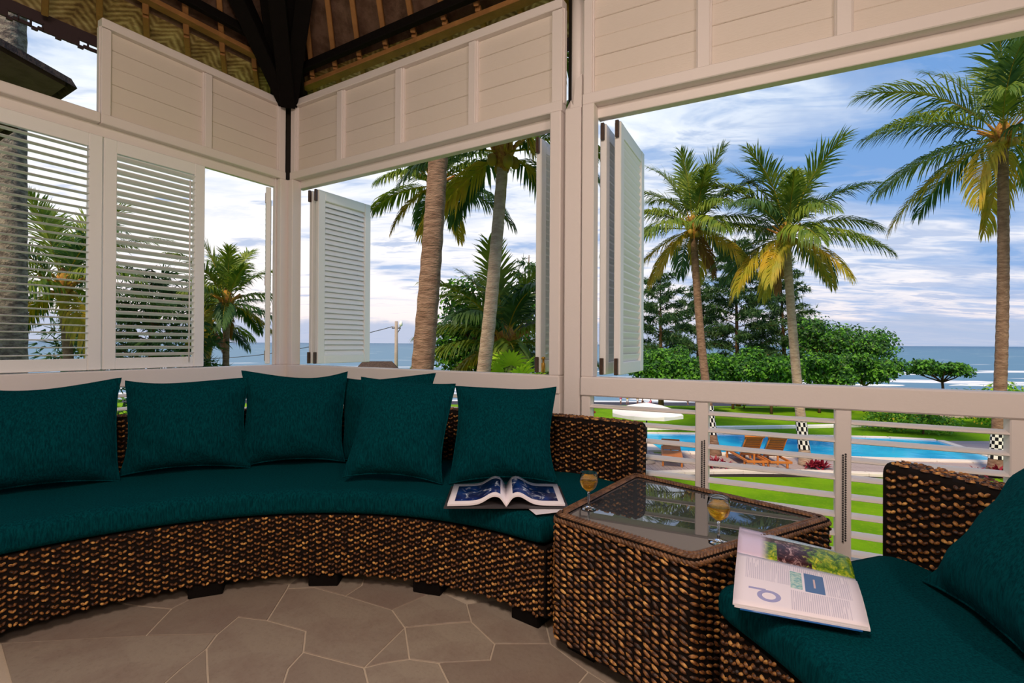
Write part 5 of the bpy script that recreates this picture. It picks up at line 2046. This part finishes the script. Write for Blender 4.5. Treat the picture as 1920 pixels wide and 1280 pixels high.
for k in range(nseg):
    a = 2 * PI * k / nseg + 0.2
    MB().tube([(0.03 * math.cos(a), 0.03 * math.sin(a), 1.88), (1.12 * math.cos(a), 1.12 * math.sin(a), 1.58)], 0.009, 5).build('rib', DARKPOLE, cano)

# ------------------------------------------------------------------ small far things
# people on the beach
def person(label, u, y, z, shirt, low, pose, seed, s=1.0):
    b = at(u, 640, y)
    r = empty('person', (b.x, y, z), random.Random(seed).uniform(-1.5, 1.5), label, 'person')
    r.scale = (s, s, s)
    if pose == 'stand':
        J = [(0, 0, 0.92), (0, 0, 1.15), (0, 0.01, 1.40), (0, 0.0, 1.52), (0, 0.01, 1.66), (-0.10, 0, 0.88), (-0.12, 0.03, 0.48), (-0.13, 0, 0.06), (0.10, 0, 0.88), (0.13, -0.08, 0.48), (0.14, -0.02, 0.06),
             (-0.19, 0, 1.38), (-0.25, 0.02, 1.10), (-0.24, -0.08, 0.86), (0.19, 0, 1.38), (0.26, 0.0, 1.10), (0.27, -0.06, 0.86), (-0.13, -0.14, 0.03), (0.14, -0.16, 0.03)]
    else:
        J = [(0, 0, 0.16), (0, 0.0, 0.42), (0, -0.04, 0.66), (0, -0.05, 0.78), (0, -0.06, 0.92), (-0.10, -0.02, 0.14), (-0.14, -0.42, 0.36), (-0.14, -0.62, 0.06), (0.10, -0.02, 0.14), (0.15, -0.40, 0.34), (0.15, -0.60, 0.06),
             (-0.18, -0.04, 0.63), (-0.24, -0.16, 0.40), (-0.16, -0.38, 0.38), (0.18, -0.04, 0.63), (0.24, -0.16, 0.40), (0.16, -0.36, 0.36), (-0.14, -0.74, 0.04), (0.15, -0.72, 0.04)]
    E = [(0, 1), (1, 2), (2, 3), (3, 4), (0, 5), (5, 6), (6, 7), (0, 8), (8, 9), (9, 10), (2, 11), (11, 12), (12, 13), (2, 14), (14, 15), (15, 16), (7, 17), (10, 18)]
    rad = [0.14, 0.125, 0.14, 0.06, 0.105, 0.095, 0.065, 0.045, 0.095, 0.065, 0.045, 0.06, 0.045, 0.035, 0.06, 0.045, 0.035, 0.035, 0.035]
    me = bpy.data.meshes.new('body')
    me.from_pydata(J, E, [])
    me.materials.append(SKIN)
    o = link('body', me, r)
    o.modifiers.new('skin', 'SKIN')
    for i, q in enumerate(rad):
        me.skin_vertices[0].data[i].radius = (q, q)
    me.skin_vertices[0].data[0].use_root = True
    sb = o.modifiers.new('smooth', 'SUBSURF')
    sb.levels = sb.render_levels = 1
    h = J[0][2]
    hd = J[4]
    t0, t1 = J[0], J[2]
    MB().tube([(t0[0], t0[1], t0[2] - 0.02), J[1], (t1[0], t1[1], t1[2] + 0.03)], [0.175, 0.155, 0.175], 10).build('shirt', CLOTHS[shirt], r)
    if pose == 'stand':
        MB().lathe([(0.16, 0.02), (0.19, -0.10), (0.20, -0.36), (0.17, -0.38), (0.14, 0.0)], 10, (0, 0, h)).build('shorts', CLOTHS[low], r)
    else:
        MB().tube([J[5], J[6]], [0.11, 0.085], 8).build('trousers', CLOTHS[low], r)
        MB().tube([J[8], J[9]], [0.11, 0.085], 8).build('trousers', CLOTHS[low], r)
    MB().lathe([(0.0, 0.135), (0.09, 0.11), (0.125, 0.02), (0.115, -0.05), (0.0, -0.06)], 10, (hd[0], hd[1] + 0.03, hd[2] + 0.02)).build('hair', HAIR, r)
    return r


def beach_z(y):
    return (GZ - 4.6) + (y - 70) / 30 * -3.4 if y > 70 else GZ - 1.47 - (y - 44) / 26 * 3.13


for u, y, sh, lo, pose, lab in ((1164.5, 100, 'pink', 'white', 'stand', 'small far person in pink standing on the beach, first from the left'),
                                (1177, 98, 'yellow', 'white', 'stand', 'small far person in a yellow top and white shorts walking on the beach'),
                                (1196, 97, 'yellow', 'white', 'stand', 'small far person in bright yellow beside the seated one in black'),
                                (1205, 94, 'black', 'black', 'sit', 'small far person in black sitting on the sand by a tree trunk'),
                                (1221, 95, 'pink', 'pink', 'sit', 'small far person in pink sitting on the sand, to the right of the others'),
                                (1290, 99, 'purple', 'black', 'stand', 'small far person in dark purple standing on the beach, far right of the others')):
    person(lab, u, y, beach_z(y) - 0.02, sh, lo, pose, int(u), 1.15)

# street pole with a lamp, and the cable running to it
b = gnd(743, 40, GZ - 1.0)
pole = empty('utility_pole', (b.x, 40, GZ - 1.05), 0, 'concrete utility pole with a street lamp in the middle window', 'pole')
ht = P3(743, 602, 40).z - (GZ - 1.05)
MB().tube([(0, 0, 0), (0, 0, ht)], [0.17, 0.12], 10).build('shaft', CONCRETE, pole)
larm = MB().tube([(0, 0, ht - 1.05), (0.28, 0, ht - 0.62), (0.34, 0, ht - 0.30)], 0.03, 6).build('lamp_arm', DARKPOLE, pole)
MB().lathe([(0.0, 0.36), (0.09, 0.33), (0.15, 0.14), (0.12, -0.02), (0.0, -0.10)], 10, (0.36, 0, ht - 0.32)).build('lamp_head', CANVAS, larm)
xarm = MB().box((0.0, 0, ht - 0.55), (0.7, 0.06, 0.06), 0.006).build('crossarm', DARKPOLE, pole)
for sx in (-0.3, -0.18, 0.22):
    MB().lathe([(0.0, 0.12), (0.035, 0.11), (0.045, 0.03), (0.02, 0.0)], 8, (sx, 0, ht - 0.52)).build('insulator', CONCRETE, xarm)
top_ = Vector((b.x - 0.25, 40, P3(743, 602, 40).z - 0.42))
oth = P3(250, 668, 46)
cab = [tuple(top_.lerp(oth, t_) - Vector((0, 0, 1.1 * math.sin(PI * t_)))) for t_ in np.linspace(0, 1, 24)]
tag(MB().tube(cab, 0.03, 5).build('overhead_cable', DARKPOLE), 'overhead cable running left from the utility pole', 'cable')

# little thatched hut by the shore
hb_ = gnd(708, 34)
hut = empty('thatched_hut', (hb_.x, 34, GZ), 0.15, 'small thatched hut roof just above the sill in the middle window', 'hut')
rz_ = P3(708, 677, 34).z - GZ
MB().add([(-1.75, -1.3, rz_ - 1.0), (1.75, -1.3, rz_ - 1.0), (1.75, 1.3, rz_ - 1.0), (-1.75, 1.3, rz_ - 1.0), (-0.95, 0, rz_), (0.95, 0, rz_),
          (-1.7, -1.25, rz_ - 1.15), (1.7, -1.25, rz_ - 1.15), (1.7, 1.25, rz_ - 1.15), (-1.7, 1.25, rz_ - 1.15)],
         [(0, 1, 5, 4), (1, 2, 5), (2, 3, 4, 5), (3, 0, 4), (0, 6, 7, 1), (1, 7, 8, 2), (2, 8, 9, 3), (3, 9, 6, 0), (6, 9, 8, 7)]).build('roof', THATCH, hut)
for sx in (-1.3, 1.3):
    for sy in (-0.9, 0.9):
        MB().box((sx, sy, (rz_ - 1.1) / 2), (0.12, 0.12, rz_ - 1.1), 0.01).build('post', TWIG, hut)
MB().box((0, 0, 0.12), (3.0, 2.2, 0.24), 0.02).build('platform', CONCRETE, hut)

# red picket fence beyond the middle wall
fb = gnd(985, 21)
fen = empty('picket_fence', (fb.x, 21, GZ), -0.05, 'dark red picket fence seen through the louvres beside the pillar', 'fence')
fw = gnd(1112, 21).x - fb.x
pm_ = MB().box((0, 0, 0.92), (0.13, 0.03, 1.84), 0.01).mesh('picket', REDWOOD)
for i in range(int(fw / 0.25) + 1):
    link('picket', pm_, fen, (i * 0.25, 0, 0))
for z in (0.35, 1.05, 1.86):
    MB().box((fw / 2, 0.035, z), (fw + 0.2, 0.05, 0.09), 0.01).build('rail', REDWOOD, fen)

# dark garden hut with grey posts at the right, beyond the pool
gh = gnd(1790, 28)
hutd = empty('garden_pavilion', (gh.x, 28, GZ), -0.1, 'low dark garden pavilion with grey posts behind the far right pool corner', 'pavilion')
MB().box((0.0, 1.0, 0.58), (5.2, 0.12, 1.16), 0.02).build('back_wall', GREYWALL, hutd)
MB().box((0.0, 0.2, 1.22), (5.6, 2.3, 0.14), 0.03).build('roof', GREYWALL, hutd)
MB().box((0.0, 0.0, 0.05), (5.4, 2.0, 0.10), 0.02).build('platform', CONCRETE, hutd)
for sx in (-2.4, -0.7, 1.0, 2.5):
    MB().box((sx, -0.85, 0.60), (0.22, 0.22, 1.14), 0.015).build('post', CONCRETE, hutd)

# neighbouring pavilion at the left: many-sided thatched roof, dark soffit
V0 = Vector((-3.80, 4.43))
cen = V0 + Vector((-0.886, -0.464)) * 2.75
nb = empty('neighbouring_pavilion', (cen.x, cen.y, 0), 0, 'neighbouring pavilion roof with a dark eave in the open transom at the left', 'pavilion')
a0 = math.atan2((V0 - cen).y, (V0 - cen).x)
ez = 3.2
hexo = [(2.75 * math.cos(a0 + PI / 3 * k), 2.75 * math.sin(a0 + PI / 3 * k)) for k in range(6)]
V = [(x, y, ez) for x, y in hexo] + [(x * 0.985, y * 0.985, ez + 0.075) for x, y in hexo] + [(0, 0, ez + 1.0)]
F = [(k, (k + 1) % 6, 6 + (k + 1) % 6, 6 + k) for k in range(6)] + [(6 + k, 6 + (k + 1) % 6, 12) for k in range(6)]
MB().add(V, F).build('thatch_roof', THATCH, nb)
hexi = [(x * 0.97, y * 0.97) for x, y in hexo]
MB().prism(hexi, ez + 0.0, ez + 0.05).build('soffit', SOFFIT, nb)
for k in range(6):
    x, y = hexo[k][0] * 0.72, hexo[k][1] * 0.72
    MB().box((x, y, (ez + GZ) / 2), (0.16, 0.16, ez - GZ), 0.012).build('post', TWIG, nb)
MB().prism([(x * 0.76, y * 0.76) for x, y in hexo], -0.12, 0.0).build('floor_deck', DECKWOOD, nb)

# the ground-floor storey that carries this pavilion
mb = MB()
mb.prism([(p.x, p.y) for p in [(q - O2) * 0.99 + O2 for q in (Lend, Bend, Rend, Pp, Cc)]], GZ - 0.1, -0.17)
tag(mb.build('wall_below', [WHITE]), kind='structure')
